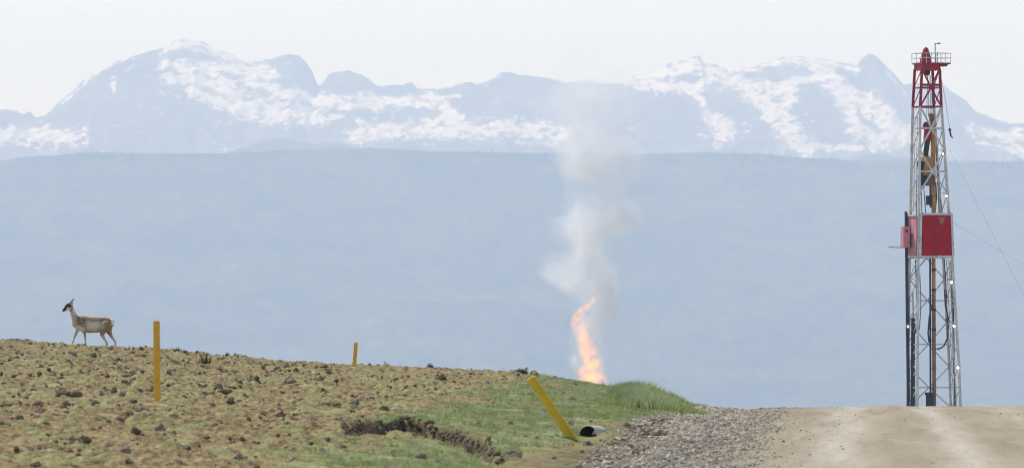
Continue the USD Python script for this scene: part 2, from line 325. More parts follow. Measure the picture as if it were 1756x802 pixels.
SNOW = [  # lines of lying snow on the face: (pixel points at the mountain's distance), half width
    ([(285, 84), (322, 74), (360, 84), (430, 110)], 9), ([(290, 115), (340, 122), (400, 126), (445, 132)], 9), ([(300, 146), (350, 146), (400, 164), (425, 196)], 13),
    ([(340, 166), (380, 186), (412, 202)], 10), ([(400, 118), (462, 122)], 8), ([(410, 134), (482, 142)], 7), ([(430, 152), (492, 148)], 5), ([(440, 160), (482, 172)], 6),
    ([(490, 181), (560, 186), (598, 196)], 11), ([(560, 174), (620, 181), (700, 179), (742, 173)], 7), ([(418, 196), (470, 206), (545, 212)], 15), ([(600, 201), (655, 190)], 9),
    ([(530, 226), (592, 216)], 7), ([(625, 249), (700, 242), (780, 241), (860, 237), (955, 246)], 15), ([(740, 180), (785, 176)], 4), ([(760, 196), (790, 216), (740, 225)], 7), ([(660, 185), (760, 192)], 6),
    ([(1070, 141), (1112, 152)], 6), ([(1090, 133), (1180, 116), (1222, 122)], 12), ([(1100, 148), (1190, 158), (1216, 140)], 9), ([(1175, 166), (1195, 186), (1207, 216)], 5),
    ([(1207, 220), (1235, 236), (1215, 254)], 12), ([(1245, 135), (1275, 166), (1300, 196), (1312, 226), (1332, 258), (1352, 266)], 14), ([(1260, 141), (1292, 160), (1330, 176), (1326, 202)], 12),
    ([(1300, 166), (1360, 150), (1402, 136)], 8), ([(1310, 110), (1380, 103), (1462, 119)], 6), ([(1388, 106), (1420, 131), (1426, 166), (1452, 192), (1482, 222), (1522, 252), (1558, 272)], 13),
    ([(1398, 160), (1432, 196), (1436, 236)], 11), ([(1438, 242), (1502, 262), (1460, 271)], 9), ([(1520, 240), (1562, 256)], 8), ([(1640, 236), (1760, 246)], 12), ([(1650, 266), (1760, 271)], 9),
    ([(1340, 268), (1442, 269)], 5), ([(1240, 116), (1300, 120)], 4), ([(1430, 150), (1500, 215)], 6), ([(1515, 130), (1540, 165)], 4), ([(0, 266), (40, 241), (95, 236), (112, 250), (172, 259)], 13), ([(-200, 250), (0, 242), (50, 252)], 10),
    ([(110, 176), (160, 134), (230, 100)], 3), ([(205, 140), (215, 165)], 3)]
def snow_mask(x, y, z):
    k = FOC / YM; px = 878 + x * k; row = HORIZON - (z - EYE) * k
    px = px + (n2(x, z, .004, 61, 4) - .5) * 30; row = row + (n2(x, z, .004, 62, 4) - .5) * 26
    best = np.zeros_like(x)
    for pts, w in SNOW:
        pts = np.array(pts, float)
        d = np.full_like(x, 1e9)
        for a, b in zip(pts[:-1], pts[1:]):
            ab = b - a; t = np.clip(((px - a[0]) * ab[0] + (row - a[1]) * ab[1]) / (ab @ ab), 0, 1)
            d = np.minimum(d, np.hypot(px - a[0] - t * ab[0], row - a[1] - t * ab[1]))
        best = np.maximum(best, np.exp(-(d / w) ** 2 * .45))
    return best
mount_mat = usdkit.material(stage, '/World/Looks/mountains', {
    'g': ('geometry', {}), 'a': ('attribute', {'attribute': 'snow'}), 'm': ('mapping', {'scale': (.017, .006, .030), 'rotation': (0.0, .5, 0.0)}),
    'n': ('noise_texture', {'scale': 1.0, 'detail': 8.0, 'roughness': .74, 'distortion': .6}), 'm2': ('mapping', {'scale': (.002, .001, .0015)}), 'n2': ('noise_texture', {'scale': 1.0, 'detail': 6.0, 'roughness': .6}),
    'r': ('rgb_ramp', {'ramp': [(.3, (.05, .05, .055)), (.55, (.13, .127, .125)), (.75, (.26, .25, .245))]}),
    'k': ('math', {'math_type': 'multiply_add', 'value2': 5.0, 'value3': -2.5}), 's': ('math', {'math_type': 'add'}),
    'mr': ('map_range', {'range_type': 'smoothstep', 'from_min': .32, 'from_max': .95, 'to_min': 0.0, 'to_max': 1.0, 'clamp': True}),
    'mx': ('mix_color', {'b': (.74, .75, .745)}), 'p': ('principled_bsdf', {'roughness': 1.0, 'specular_ior_level': 0.0})},
    [('g.position', 'm.vector'), ('m.vector', 'n.vector'), ('g.position', 'm2.vector'), ('m2.vector', 'n2.vector'), ('n2.fac', 'r.fac'), ('n.fac', 'k.value1'),
     ('k.value', 's.value1'), ('a.fac', 's.value2'), ('s.value', 'mr.value'), ('mr.result', 'mx.fac'), ('r.color', 'mx.a'), ('mx.result', 'p.base_color')], surface='p.BSDF')
mo, mx_, my_, mz_ = fan('mountains', mount_mat, np.concatenate([np.linspace(35400, 36600, 12), np.linspace(36640, YM, 230), np.linspace(YM + 80, 43600, 18)]), 6600, 1300, mount_z)
primvar(mo, 'snow', snow_mask(mx_, my_, mz_))

# ---------------------------------------------------------------- scattered ground cover
def instancer(name, protos, mats, pos, yaw, scl, pick, tilt=None, squash=None):
    ins = UsdGeom.PointInstancer.Define(stage, free(f'/World/{name}'))
    base = ins.GetPath().pathString
    UsdGeom.Scope.Define(stage, base + '/kinds')
    for k, (m, mt) in enumerate(zip(protos, mats)):
        pr = usdkit.mesh(stage, f'{base}/kinds/{name}_kind_{k + 1:03d}', m, mt)
        ins.CreatePrototypesRel().AddTarget(pr.GetPath())
    ins.CreatePositionsAttr(Vt.Vec3fArray.FromNumpy(pos.astype(np.float32)))
    ins.CreateProtoIndicesAttr(Vt.IntArray.FromNumpy(pick.astype(np.int32)))
    sc = np.repeat(scl[:, None], 3, 1) if scl.ndim == 1 else scl
    ins.CreateScalesAttr(Vt.Vec3fArray.FromNumpy(sc.astype(np.float32)))
    tl = np.zeros(len(pos)) if tilt is None else tilt
    qs = []
    for a, t in zip(yaw, tl):
        ca, sa, ct, st = math.cos(a / 2), math.sin(a / 2), math.cos(t / 2), math.sin(t / 2)
        qs.append(Gf.Quath(ca * ct, ca * st, sa * st, sa * ct))
    ins.CreateOrientationsAttr(Vt.QuathArray(qs))
    return ins.GetPrim()

def leaf_mat(name, color, color2, trans=.35):
    return usdkit.material(stage, f'/World/Looks/{name}', {
        'oi': ('object_info', {}), 'g': ('geometry', {}), 'n': ('noise_texture', {'scale': .9, 'detail': 3.0}), 'ad': ('math', {'math_type': 'add'}), 'hf': ('math', {'math_type': 'multiply', 'value2': .5}),
        'r': ('rgb_ramp', {'ramp': [(.25, color), (.75, color2)]}), 'd': ('diffuse_bsdf', {}), 't': ('translucent_bsdf', {}), 'm': ('mix_closure', {'fac': trans})},
        [('g.position', 'n.vector'), ('oi.random', 'ad.value1'), ('n.fac', 'ad.value2'), ('ad.value', 'hf.value1'), ('hf.value', 'r.fac'), ('r.color', 'd.color'), ('r.color', 't.color'),
         ('d.BSDF', 'm.closure1'), ('t.BSDF', 'm.closure2')], surface='m.closure')

def tuft(seed, blades, height, spread, lean, width):
    r = np.random.default_rng(seed); V, F = [], []
    for _ in range(blades):
        a, rad = r.uniform(0, 2 * math.pi), spread * math.sqrt(r.uniform())
        b = np.array([rad * math.cos(a), rad * math.sin(a), -.01])
        h = height * r.uniform(.5, 1.0); ln = lean * r.uniform(.2, 1.0); d = np.array([math.cos(a + r.normal(0, .6)), math.sin(a + r.normal(0, .6)), 0])
        q = r.uniform(0, math.pi); w = width * r.uniform(.6, 1.2) * np.array([math.cos(q), math.sin(q), 0])
        mid = b + d * ln * h * .35 + np.array([0, 0, h * .6]); tip = b + d * ln * h + np.array([0, 0, h])
        k = len(V); V += [b - w, b + w, mid + w * .7, mid - w * .7, tip]; F += [[k, k + 1, k + 2], [k, k + 2, k + 3], [k + 3, k + 2, k + 4]]
    return np.array(V), np.array(F)

def lump(seed, sub=1, rough=.35, flat=.7):
    m = trimesh.creation.icosphere(subdivisions=sub); v = m.vertices.copy()
    n = meshkit.fbm(v * 1.6 + seed * 7.3, 3, seed) - .5
    v = v * (1 + rough * 2 * n[:, None]); v[:, 2] *= flat
    return v, m.faces

def sample(n, y0, y1, seed):
    """Random spots on the slope, evenly spread over the ground in view."""
    r = np.random.default_rng(seed)
    y = np.sqrt(r.uniform(y0 ** 2, y1 ** 2, n)); x = r.uniform(-.078, .03, n) * y
    return x, y, r

grass_green = leaf_mat('grass_green', (.14, .19, .03), (.27, .33, .09))
grass_grey = leaf_mat('grass_grey_green', (.26, .29, .14), (.38, .40, .23))
grass_dry = leaf_mat('grass_dry', (.28, .23, .14), (.42, .35, .23))
grass_fresh = leaf_mat('grass_fresh', (.15, .21, .025), (.30, .37, .075))

# low grass over the right-hand part of the slope, and sparse sprouts on the broken soil
x, y, r = sample(90000, 66, 200, 101)
lu = lush(x, y); v = verge(x, y)
inside_, dl = bank(x, y)
clump = n2(x, y, .8, 71, 3); fine = n2(x, y, 2.6, 72, 2)
keep = (v > .15 + .5 * fine) & (r.uniform(size=len(x)) < np.clip(lu * (.25 + 1.9 * np.clip(clump - .36, 0, 1) * 2), 0, .95) + (1 - lu) * np.clip((clump - .47) * 3.2, 0, .6) * (fine > .45))
keep &= (v > 1.25 + (fine - .5) * 1.2) | (y > 108) | (r.uniform(size=len(x)) < .06)
keep &= ~((inside_ > .3) & (dl > -.02) & (np.interp(x, LIP[:, 0], LIP[:, 1]) - y < 4 + 4 * fine))
x, y = x[keep], y[keep]; n = len(x); z = ground_z(x, y); lu = lu[keep]
pick = np.where(r.uniform(size=n) < .22, r.integers(0, 3, n), np.where(r.uniform(size=n) < .65, r.integers(3, 5, n), 5))
pick = np.where((lu < .4) & (r.uniform(size=n) < .4), r.integers(5, 7, n), pick)
protos = [tuft(1, 22, .11, .10, .7, .006), tuft(2, 26, .09, .13, .9, .006), tuft(3, 18, .14, .08, .6, .006), tuft(4, 24, .10, .11, .8, .006), tuft(5, 20, .08, .14, 1.0, .007),
          tuft(6, 18, .09, .10, .9, .005), tuft(7, 16, .12, .07, .8, .005)]
gr = instancer('grass', protos, [grass_green] * 3 + [grass_grey] * 2 + [grass_dry] * 2, np.stack([x, y, z], 1), r.uniform(0, 6.28, n), r.uniform(.35, .95, n) * np.where(lu > .5, .9, .6), pick)
tag(gr, 'sparse green and straw-coloured grass tufts over the dirt slope', 'grass', kind='stuff')

# taller fresh grass where the slope runs out beside the road
r = np.random.default_rng(103)
cpx, cY = r.uniform(1070, 1168, 90), r.uniform(128, 156, 90); cs = r.uniform(.35, 1.3, 90); ci = r.integers(0, 90, 10000)
Y = cY[ci] + r.normal(0, .22, 10000); x = (cpx[ci] - 878) * cY[ci] / FOC + r.normal(0, .16, 10000) * cs[ci]; y = Y; px = 878 + x * FOC / Y
keep = (verge(x, y) > -.35) & (r.uniform(size=len(x)) < np.clip((px - 1000) / 100, 0, 1))
x, y, px, CLUMP = x[keep], y[keep], px[keep], cs[ci][keep]; n = len(x)
tall = instancer('verge_grass', [tuft(11, 24, .22, .12, .8, .011), tuft(12, 22, .18, .14, 1.0, .013), tuft(13, 18, .28, .10, .6, .008)], [grass_fresh, grass_green, grass_grey],
                 np.stack([x, y, land(x, y) + relief(x, y) - .02], 1), r.uniform(0, 6.28, n), r.uniform(.35, 1.05, n) * np.interp(px, [1050, 1095, 1140, 1185], [.5, 1.0, .9, .45]) * CLUMP * 1.3, r.integers(0, 3, n))
tag(tall, 'bright fresh green grass at the end of the slope beside the road', 'grass', kind='stuff')

# clods of turned soil
soil_a = mat('clod_pale', (.25, .20, .13), .95, scale=9, spec=.1, color2=(.17, .13, .082), bump=.5)
soil_b = mat('clod_dark', (.145, .105, .062), .95, scale=9, spec=.1, color2=(.085, .06, .036), bump=.5)
x, y, r = sample(30000, 66, 205, 104)
lu = lush(x, y); keep = (verge(x, y) > .3) & (r.uniform(size=len(x)) < (1 - lu) * np.clip(.15 + 2.2 * (n2(x, y, .7, 73, 3) - .4), .05, 1) + .07 * lu)
for sx, sy in ((P(270, 694, 106.0)[0], 106.0), (P(980, 750, 95.0)[0], 95.0), (P(607, 632, 165.0)[0], 165.0)): keep &= ~((np.abs(x - sx) < .22) & (np.abs(y - sy) < 4))
x, y = x[keep], y[keep]; n = len(x); s = np.exp(r.normal(-3.75, .5, n)).clip(.010, .085)
xb = r.uniform(LIP[0, 0] - .1, LIP[-1, 0] + .2, 900); yb = np.interp(xb, LIP[:, 0], LIP[:, 1]) - np.abs(r.normal(.5, 1.2, 900)); 
yv = r.uniform(82, 118, 420); xv = ROADX(yv) - 2.75 - SPREAD(yv) - .12 + r.normal(0, .10, 420) + .2 * np.sin(yv * .6); xb, yb = np.append(xb, xv), np.append(yb, yv)
x, y = np.append(x, xb), np.append(y, yb)
pick = np.append(r.integers(0, 6, n), r.integers(3, 6, 1320)); s = np.append(s, np.exp(r.normal(-3.9, .4, 1320)).clip(.01, .05)); n = len(x)
cl = instancer('soil_clods', [lump(k, 2, .85, .8) for k in range(6)], [soil_a] * 4 + [soil_b] * 2, np.stack([x, y, ground_z(x, y) + s * .15], 1), r.uniform(0, 6.28, n), s, pick, r.normal(0, .4, n))
tag(cl, 'tan and dark brown clods of turned soil strewn over the slope', 'soil clods', kind='stuff')

# stones of the road's shoulder
st = [mat('stone_grey', (.33, .275, .20), .9, scale=14, spec=.1, color2=(.24, .20, .145)), mat('stone_dark', (.22, .185, .135), .9, scale=14, spec=.1, color2=(.15, .125, .09)),
      mat('stone_pale', (.44, .38, .29), .9, scale=14, spec=.1, color2=(.34, .285, .21))]
r = np.random.default_rng(105); n = 76000
y = np.sqrt(r.uniform(66 ** 2, 166 ** 2, n)); o = -2.3 + r.normal(0, .68, n) - SPREAD(y); o = np.where(r.uniform(size=n) < .05, r.uniform(-1.5, 4.5, n), o)
oo = o + SPREAD(y); keep = (oo > -3.3) & (o < 4.6) & ((oo < -1.5) | (r.uniform(size=n) < .18 + .6 * np.exp(-np.clip(oo + 1.5, 0, 9) / .45))); o, y, oo = o[keep], y[keep], oo[keep]; n = len(o)
z = np.maximum(ROADI(np.stack([y, o], 1)), ground_z(ROADX(y) + o, y)); s = np.exp(r.normal(-4.65, .55, n)).clip(.005, .042) * np.interp(oo, [-1.9, -.9], [1.0, .5])
gv = instancer('gravel', [lump(20 + k, 1, .55, .75) for k in range(6)], [st[0], st[1], st[2], st[0], st[1], st[2]], np.stack([ROADX(y) + o, y, z + s * .25], 1), r.uniform(0, 6.28, n), s, r.integers(0, 6, n), r.normal(0, .5, n))
tag(gv, 'loose grey gravel along the left shoulder of the road', 'gravel', kind='stuff')

# dark conifers that fringe the top of the foothills
conifer = mat('conifer', (.035, .05, .03), 1.0, scale=.1, spec=0, color2=(.02, .03, .02))
def conifer_mesh(seed):
    r = np.random.default_rng(seed); parts = [trimesh.creation.cylinder(radius=.03, height=.3, sections=5)]
    parts[0].apply_translation((0, 0, .1))
    for k in range(5):
        c = trimesh.creation.cone(radius=.24 - .04 * k + r.uniform(-.02, .02), height=.34, sections=7); c.apply_translation((r.normal(0, .01), r.normal(0, .01), .12 + .155 * k)); parts.append(c)
    m = trimesh.util.concatenate(parts); return m.vertices, m.faces
r = np.random.default_rng(106); n = 9000
x = r.uniform(-3000, 3000, n); y = YF - np.abs(r.normal(0, 160, n)); keep = n2(x, y, .003, 77, 3) > .42; x, y = x[keep], y[keep]; n = len(x)
fo_t = instancer('forest', [conifer_mesh(k) for k in range(3)], [conifer] * 3, np.stack([x, y, foot_z(x, y) - .5], 1), r.uniform(0, 6.28, n), r.uniform(4, 12, n) * np.where(n2(x, x * 0, .002, 78, 2) > .5, 1.15, .75), r.integers(0, 3, n))
tag(fo_t, 'dark conifer forest fringing the long crest below the snowy mountains', 'forest', kind='stuff')

# ---------------------------------------------------------------- single weeds and clumps that stand out
weed_dark = leaf_mat('weed_dark', (.045, .045, .022), (.10, .085, .045), .2)
clod_mat = soil_b
def weed(px, Y, h, w, label, group=None, dark=True, seed=0, stalks=True):
    x = (px - 878) * Y / FOC; z = float(ground_z(np.array([x]), np.array([Y]))[0])
    t = thing('weed_clump', (x, Y, z - .01), label, 'weed', group)
    obj('foliage', tuft(200 + seed, 70, h, w * .5, .45, .007), weed_dark if dark else grass_green, t)
    if stalks:
        r = np.random.default_rng(seed); ms = []
        for _ in range(4):
            c = trimesh.creation.cylinder(radius=.006, height=h * 1.15, sections=5); c.apply_translation((0, 0, h * .5))
            c.apply_transform(trimesh.transformations.rotation_matrix(r.normal(0, .3), (1, 0, 0))); c.apply_transform(trimesh.transformations.rotation_matrix(r.normal(0, .35), (0, 1, 0))); ms.append(c)
        obj('stems', trimesh.util.concatenate(ms), weed_dark, t)
def hit(px, row, lo=66, hi=196):
    ys = np.linspace(lo, hi, 1500); xs = (px - 878) * ys / FOC; zs = land(xs, ys)
    rows = HORIZON - (zs - EYE) * FOC / ys
    k = np.nonzero(rows <= row)[0]
    return ys[k[0]] if len(k) else ys[np.argmin(rows)]
def crest(px):
    ys = np.linspace(100, 215, 800); xs = (px - 878) * ys / FOC
    return ys[np.argmin(HORIZON - (land(xs, ys) - EYE) * FOC / ys)]
weed(351, hit(351, 631), .26, .24, 'dark upright dry weed just below the crest, right of the tallest stake', seed=1)
weed(304, crest(304) - 3, .12, .20, 'small dark weed on the skyline, nearest right of the tallest stake', seed=2)
weed(662, crest(662) - 2, .17, .10, 'thin spiky dark weed on the skyline right of the smallest stake', seed=3)
weed(697, crest(697) - 2, .14, .12, 'dark weed on the skyline midway between the smallest and the leaning stake', seed=4)
weed(738, crest(738) - 2, .10, .18, 'low dark weed on the skyline left of a bare brown hump', seed=5)
weed(898, crest(898) - 2, .15, .22, 'dark weed on the skyline just above the top of the leaning stake', seed=6)
weed(867, crest(867) - 2, .09, .14, 'small dark weed on the skyline left of the leaning stake', seed=7)
weed(1068, crest(1068) - 2, .12, .26, 'squat dark weed on the skyline where the bright green grass begins', seed=8)
def big_clod(px, row, w, h, label, seed):
    Y = hit(px, row); x = (px - 878) * Y / FOC; z = float(ground_z(np.array([x]), np.array([Y]))[0])
    parts = []
    r = np.random.default_rng(seed)
    for k in range(7):
        v, f = lump(seed * 10 + k, 3, .45, .8); s = r.uniform(.45, .8)
        v = v * np.array([w * .3 * s, w * .3 * s, h * .75 * s]) + np.array([r.uniform(-.38, .38) * w, r.uniform(-.3, .3) * w, h * .08])
        parts.append(trimesh.Trimesh(v, f))
    pr = obj('dirt_clump', trimesh.util.concatenate(parts), clod_mat); UsdGeom.Xformable(pr).AddTranslateOp().Set(Gf.Vec3d(float(x), float(Y), z))
    tag(pr, label, 'dirt clump')
big_clod(122, 687, .42, .16, 'wide dark clump of turned soil at left, below the walking antelope', 31)
big_clod(216, 724, .22, .15, 'small dark peaked dirt clump left of and below the foot of the tallest stake', 32)
big_clod(385, 685, .26, .10, 'dark brown dirt clump right of the foot of the tallest stake', 33)
big_clod(565, 712, .30, .11, 'dark dirt clump left of the dug-out hollow in the slope', 34)
big_clod(428, 708, .22, .11, 'dark pointed dirt clump in mid slope between tallest stake and the hollow', 35)
big_clod(185, 668, .20, .09, 'dark dirt clump left of the middle of the tallest stake', 36)

# ---------------------------------------------------------------- marker stakes
paint_o = mat('stake_orange', (.60, .30, .012), .55, scale=5, spec=.35, color2=(.50, .235, .012), bump=.1)
paint_y = mat('stake_yellow', (.56, .36, .02), .55, scale=5, spec=.35, color2=(.46, .28, .018), bump=.1)
def stake(base, topp, w, material, label, bend=0.0, yaw=0.0):
    base, topp = np.array(base, float), np.array(topp, float); L = np.linalg.norm(topp - base); up = (topp - base) / L
    side = np.array([math.cos(yaw), math.sin(yaw), 0.0]); side -= up * (side @ up); side /= np.linalg.norm(side); nrm = np.cross(side, up)
    t = thing('marker_stake', base, label, 'stake')
    # a flat bar with rolled edges and a shallow rib, slightly bowed
    prof = [(-.5, 0), (-.47, .10), (-.40, .13), (-.18, .07), (0, .05), (.18, .07), (.40, .13), (.47, .10), (.5, 0), (.46, -.03), (.2, -.05), (0, -.07), (-.2, -.05), (-.46, -.03)]
    hs = np.concatenate([[-.35, 0], np.linspace(.06, L - .03, 12), [L - .008, L]]); V = []
    for h in hs:
        k = 1.0 if h < L - .02 else (.985 if h < L - .004 else .93)
        q = bend * (h / L) ** 2
        for a, b in prof: V.append(side * (a * w * k + q) + nrm * (b * w * k) + up * h)
    m = len(prof); F = []
    for i in range(len(hs) - 1):
        for j in range(m):
            a, b = i * m + j, i * m + (j + 1) % m; F += [[a, b, b + m], [a, b + m, a + m]]
    c0 = len(V); V.append(up * hs[0]); c1 = len(V); V.append(up * L + side * bend)
    for j in range(m): F += [[c0, (j + 1) % m, j], [c1, (len(hs) - 1) * m + j, (len(hs) - 1) * m + (j + 1) % m]]
    obj('blade', (np.array(V), np.array(F)), material, t, smooth=35)
    return t
def on_ground(px, row, Y):
    p = P(px, row, Y); return p
Y1 = 106.0; b1 = P(270, 694, Y1); b1[2] = float(ground_z(b1[:1], b1[1:2])[0])
stake(b1, P(267, 550, Y1), .098, paint_o, 'tallest orange marker stake, upright in the dirt right of the antelope', .012, .15)
Y2 = 165.0; b2 = P(607, 632, Y2); b2[2] = float(ground_z(b2[:1], b2[1:2])[0])
stake(b2, P(610.5, 587, Y2), .092, paint_o, 'smallest orange marker stake, standing on the crest in mid slope', 0, .3)
Y3 = 95.0; b3 = P(980, 750, Y3); b3[2] = float(ground_z(b3[:1], b3[1:2])[0])
stake(b3, P(910, 647, Y3 - .35), .115, paint_y, 'yellow marker stake leaning left beside the mouth of the culvert', 0, .1)

# ---------------------------------------------------------------- culvert
galv = mat('culvert_steel', (.46, .42, .36), .6, .3, scale=6, spec=.4, color2=(.25, .20, .15))
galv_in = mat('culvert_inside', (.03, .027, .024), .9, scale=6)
cp = P(1008, 747, 96.3); cz = float(ground_z(np.array([cp[0]]), np.array([cp[1]]))[0])
cu = thing('culvert', (cp[0], cp[1], cp[2]), 'short end of a corrugated steel culvert jutting from the road bank', 'culvert')
ax = np.array([.50, .86, -.06]); ax /= np.linalg.norm(ax); sd = np.cross(ax, (0, 0, 1)); sd /= np.linalg.norm(sd); up_ = np.cross(sd, ax)
def tube_ring(r_of, L0, L1, n=90, m=36, inner=False):
    V, F = [], []
    ls = np.linspace(L0, L1, n)
    for l in ls:
        for j in range(m):
            a = 2 * math.pi * j / m; rr = r_of(l); V.append(ax * l + (sd * math.cos(a) + up_ * math.sin(a)) * rr)
    for i in range(n - 1):
        for j in range(m):
            a, b = i * m + j, i * m + (j + 1) % m; f = [[a, b, b + m], [a, b + m, a + m]]; F += [q[::-1] for q in f] if inner else f
    return np.array(V), np.array(F)
RC = .14
obj('barrel', tube_ring(lambda l: RC + .006 * math.sin(l * 2 * math.pi / .068), 0, .34), galv, cu, smooth=40)
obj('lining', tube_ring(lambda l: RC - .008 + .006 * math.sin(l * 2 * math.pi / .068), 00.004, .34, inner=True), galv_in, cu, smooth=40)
v, f = trimesh.creation.torus(RC - .002, .008, 40, 10).vertices, trimesh.creation.torus(RC - .002, .008, 40, 10).faces
obj('rim', (np.stack([v[:, 0]], 1) * sd + v[:, 1:2] * up_ + v[:, 2:3] * ax, f), galv, cu, smooth=60)

# ---------------------------------------------------------------- the antelope
YA = 189.0; SC = FOC / YA
def A(zx, zy, d=0.0):                  # points measured on the animal, in metres from the ground under its chest
    px, row = 100 + zx / 7.29, 500 + zy / 7.29
    return np.array([(px - 134.0) / SC, d, (598.5 - row) / SC])
def rad(q): return q / 7.29 / SC
def ball(p, r, seg=20):
    return m3.Manifold.sphere(r, seg).translate(tuple(map(float, p)))
def chain(pts):
    out = []
    for (p, r), (q, s) in zip(pts[:-1], pts[1:]): out.append(m3.Manifold.batch_hull([ball(p, r), ball(q, s)]))
    return out
bones = []
tors = [((245, 385), 78), ((300, 392), 92), ((370, 405), 97), ((450, 408), 95), ((530, 402), 90), ((600, 398), 80), ((645, 392), 58)]
body = [(A(*p), rad(r)) for p, r in tors]
torso = m3.Manifold.batch_boolean(chain(body), m3.OpType.Add)
belly = chain([(A(290, 445), rad(50)), (A(380, 460), rad(52)), (A(500, 462), rad(46)), (A(560, 455), rad(40))])
rump = chain([(A(590, 400), rad(76)), (A(600, 455), rad(60)), (A(665, 385), rad(32))])
torso = m3.Manifold.batch_boolean([torso] + belly + rump, m3.OpType.Add).scale((1, .62, 1))
neck = chain([(A(250, 370), rad(66)), (A(215, 340), rad(50)), (A(190, 285), rad(37)), (A(172, 235), rad(31)), (A(155, 195), rad(31))])
neck = m3.Manifold.batch_boolean(neck, m3.OpType.Add).scale((1, .72, 1))
head = chain([(A(145, 172), rad(37)), (A(118, 180), rad(33)), (A(92, 205), rad(23)), (A(70, 227), rad(16)), (A(62, 235), rad(14))]) + chain([(A(142, 200), rad(25)), (A(105, 215), rad(18)), (A(72, 236), rad(11))])
head = m3.Manifold.batch_boolean(head, m3.OpType.Add).scale((1, .75, 1))
def leg(pts, d):
    return chain([(A(x, y, dd * d), rad(r)) for x, y, r, dd in pts])
legs = leg([(262, 400, 52, .05), (240, 468, 30, .085), (222, 510, 17, .09), (190, 592, 11, .09), (172, 655, 8.5, .09), (163, 682, 10, .09), (157, 697, 11, .09)], 1)      # far foreleg, reaching
legs += leg([(290, 410, 55, -.05), (318, 478, 30, -.085), (333, 520, 17, -.09), (340, 595, 11.5, -.09), (346, 662, 8.5, -.09), (346, 690, 10, -.09), (343, 704, 11, -.09)], 1)   # near foreleg
legs += leg([(590, 420, 66, -.05), (560, 490, 40, -.085), (548, 535, 25, -.09), (580, 592, 15, -.09), (610, 642, 12.5, -.09), (603, 700, 9, -.09), (600, 722, 10, -.09), (594, 735, 11, -.09)], 1)   # near hind leg
legs += leg([(615, 420, 62, .05), (632, 490, 36, .085), (648, 535, 23, .09), (685, 590, 14, .09), (708, 618, 12.5, .09), (715, 690, 9, .09), (722, 715, 10, .09), (720, 732, 11, .09)], 1)      # far hind leg
bodym = m3.Manifold.batch_boolean([torso, neck, head] + legs, m3.OpType.Add).refine_to_length(.016)
mm = bodym.to_mesh(); tm = trimesh.Trimesh(np.array(mm.vert_properties[:, :3], float), np.array(mm.tri_verts)); tm.merge_vertices()
trimesh.smoothing.filter_taubin(tm, lamb=.5, nu=.52, iterations=14)
v = tm.vertices
zx = (v[:, 0] * SC + 34.0) * 7.29; zy = (598.5 - 500 - v[:, 2] * SC) * 7.29; dep = v[:, 1]
tan, white, brown, black = np.array((.37, .235, .115)), np.array((.60, .53, .42)), np.array((.135, .08, .042)), np.array((.022, .018, .017))
nz = meshkit.fbm(v * 14, 3, 5); wob_ = (nz - .5) * 60
c = np.tile(tan, (len(v), 1))
def lay(m, colr):
    global c
    c = c * (1 - m[:, None]) + colr * m[:, None]
def blob(cx, cy, rx, ry, soft=.35):
    d = np.hypot((zx + wob_ - cx) / rx, (zy + wob_ - cy) / ry); return 1 - smoothstep(1 - soft, 1 + soft, d)
lay(blob(300, 350, 70, 90) * .8, brown); lay(blob(600, 420, 85, 110) * .75, brown); lay(blob(430, 345, 150, 34) * .6, brown)
lay(blob(450, 430, 105, 52, .6) * .62, white); lay(blob(255, 470, 60, 45) * .6, white); lay(smoothstep(492, 512, zy + wob_ * .3) * (zy < 540) * (zx > 260) * (zx < 560) * .55, brown)
lay(blob(695, 360, 42, 66, .3), np.array((.66, .60, .50)))                                            # rump patch
lay(smoothstep(322, 300, zy) * (zx > 380) * .45, white)
lay((1 - smoothstep(150, 185, zx - (zy - 250) * .18)) * smoothstep(232, 260, zy) * (zy < 420) * .6, white)       # throat
lay(blob(205, 240, 18, 60) * .6, white)                                           # pale nape
lay(blob(168, 232, 22, 24) * .7, brown)                                           # throat band
lay(blob(122, 215, 34, 26) * .7, white)                                           # cheek
lay(blob(112, 160, 50, 30, .2), black); lay(blob(90, 195, 32, 38, .2), black); lay(blob(66, 230, 26, 24, .3), black)    # dark mask and muzzle
lay(smoothstep(540, 600, zy) * .35, white)
c = c * (.86 + .28 * meshkit.fbm(v * np.array([30, 30, 55]), 3, 9))[:, None]
coat = usdkit.material(stage, '/World/Looks/antelope_coat', {'a': ('attribute', {'attribute': 'coat'}), 'g': ('geometry', {}), 'n': ('noise_texture', {'scale': 90.0, 'detail': 3.0}),
    'b': ('bump', {'strength': .5, 'distance': .008}), 'p': ('principled_bsdf', {'roughness': .85, 'specular_ior_level': .2, 'sheen_weight': .25, 'sheen_roughness': .5})},
    [('a.color', 'p.base_color'), ('g.position', 'n.vector'), ('n.fac', 'b.height'), ('b.normal', 'p.normal')], surface='p.BSDF')
hornm = mat('horn', (.03, .026, .024), .5, scale=20); hoofm = mat('hoof', (.03, .026, .022), .5, scale=20); eyem = mat('eye', (.008, .007, .006), .12, scale=5, spec=.6)
ap = P(134, 598.5, YA)
an = thing('antelope', ap, 'tan and white antelope with dark horns walking left along the crest', 'antelope')
bd = obj('body', (v, tm.faces), coat, an, smooth=True); colorvar(bd, 'coat', c)
def mani(name, chains, material, parent, ln=.01, it=4):
    q = m3.Manifold.batch_boolean(chains, m3.OpType.Add).refine_to_length(ln).to_mesh(); t_ = trimesh.Trimesh(np.array(q.vert_properties[:, :3], float), np.array(q.tri_verts)); t_.merge_vertices()
    trimesh.smoothing.filter_taubin(t_, iterations=it); return obj(name, t_, material, parent, smooth=True)
for s in (-1, 1):
    mani('horn', chain([(A(150, 146, s * .035), rad(8)), (A(168, 118, s * .05), rad(7)), (A(186, 98, s * .055), rad(5)), (A(196, 84, s * .05), rad(2.5))]), hornm, an)
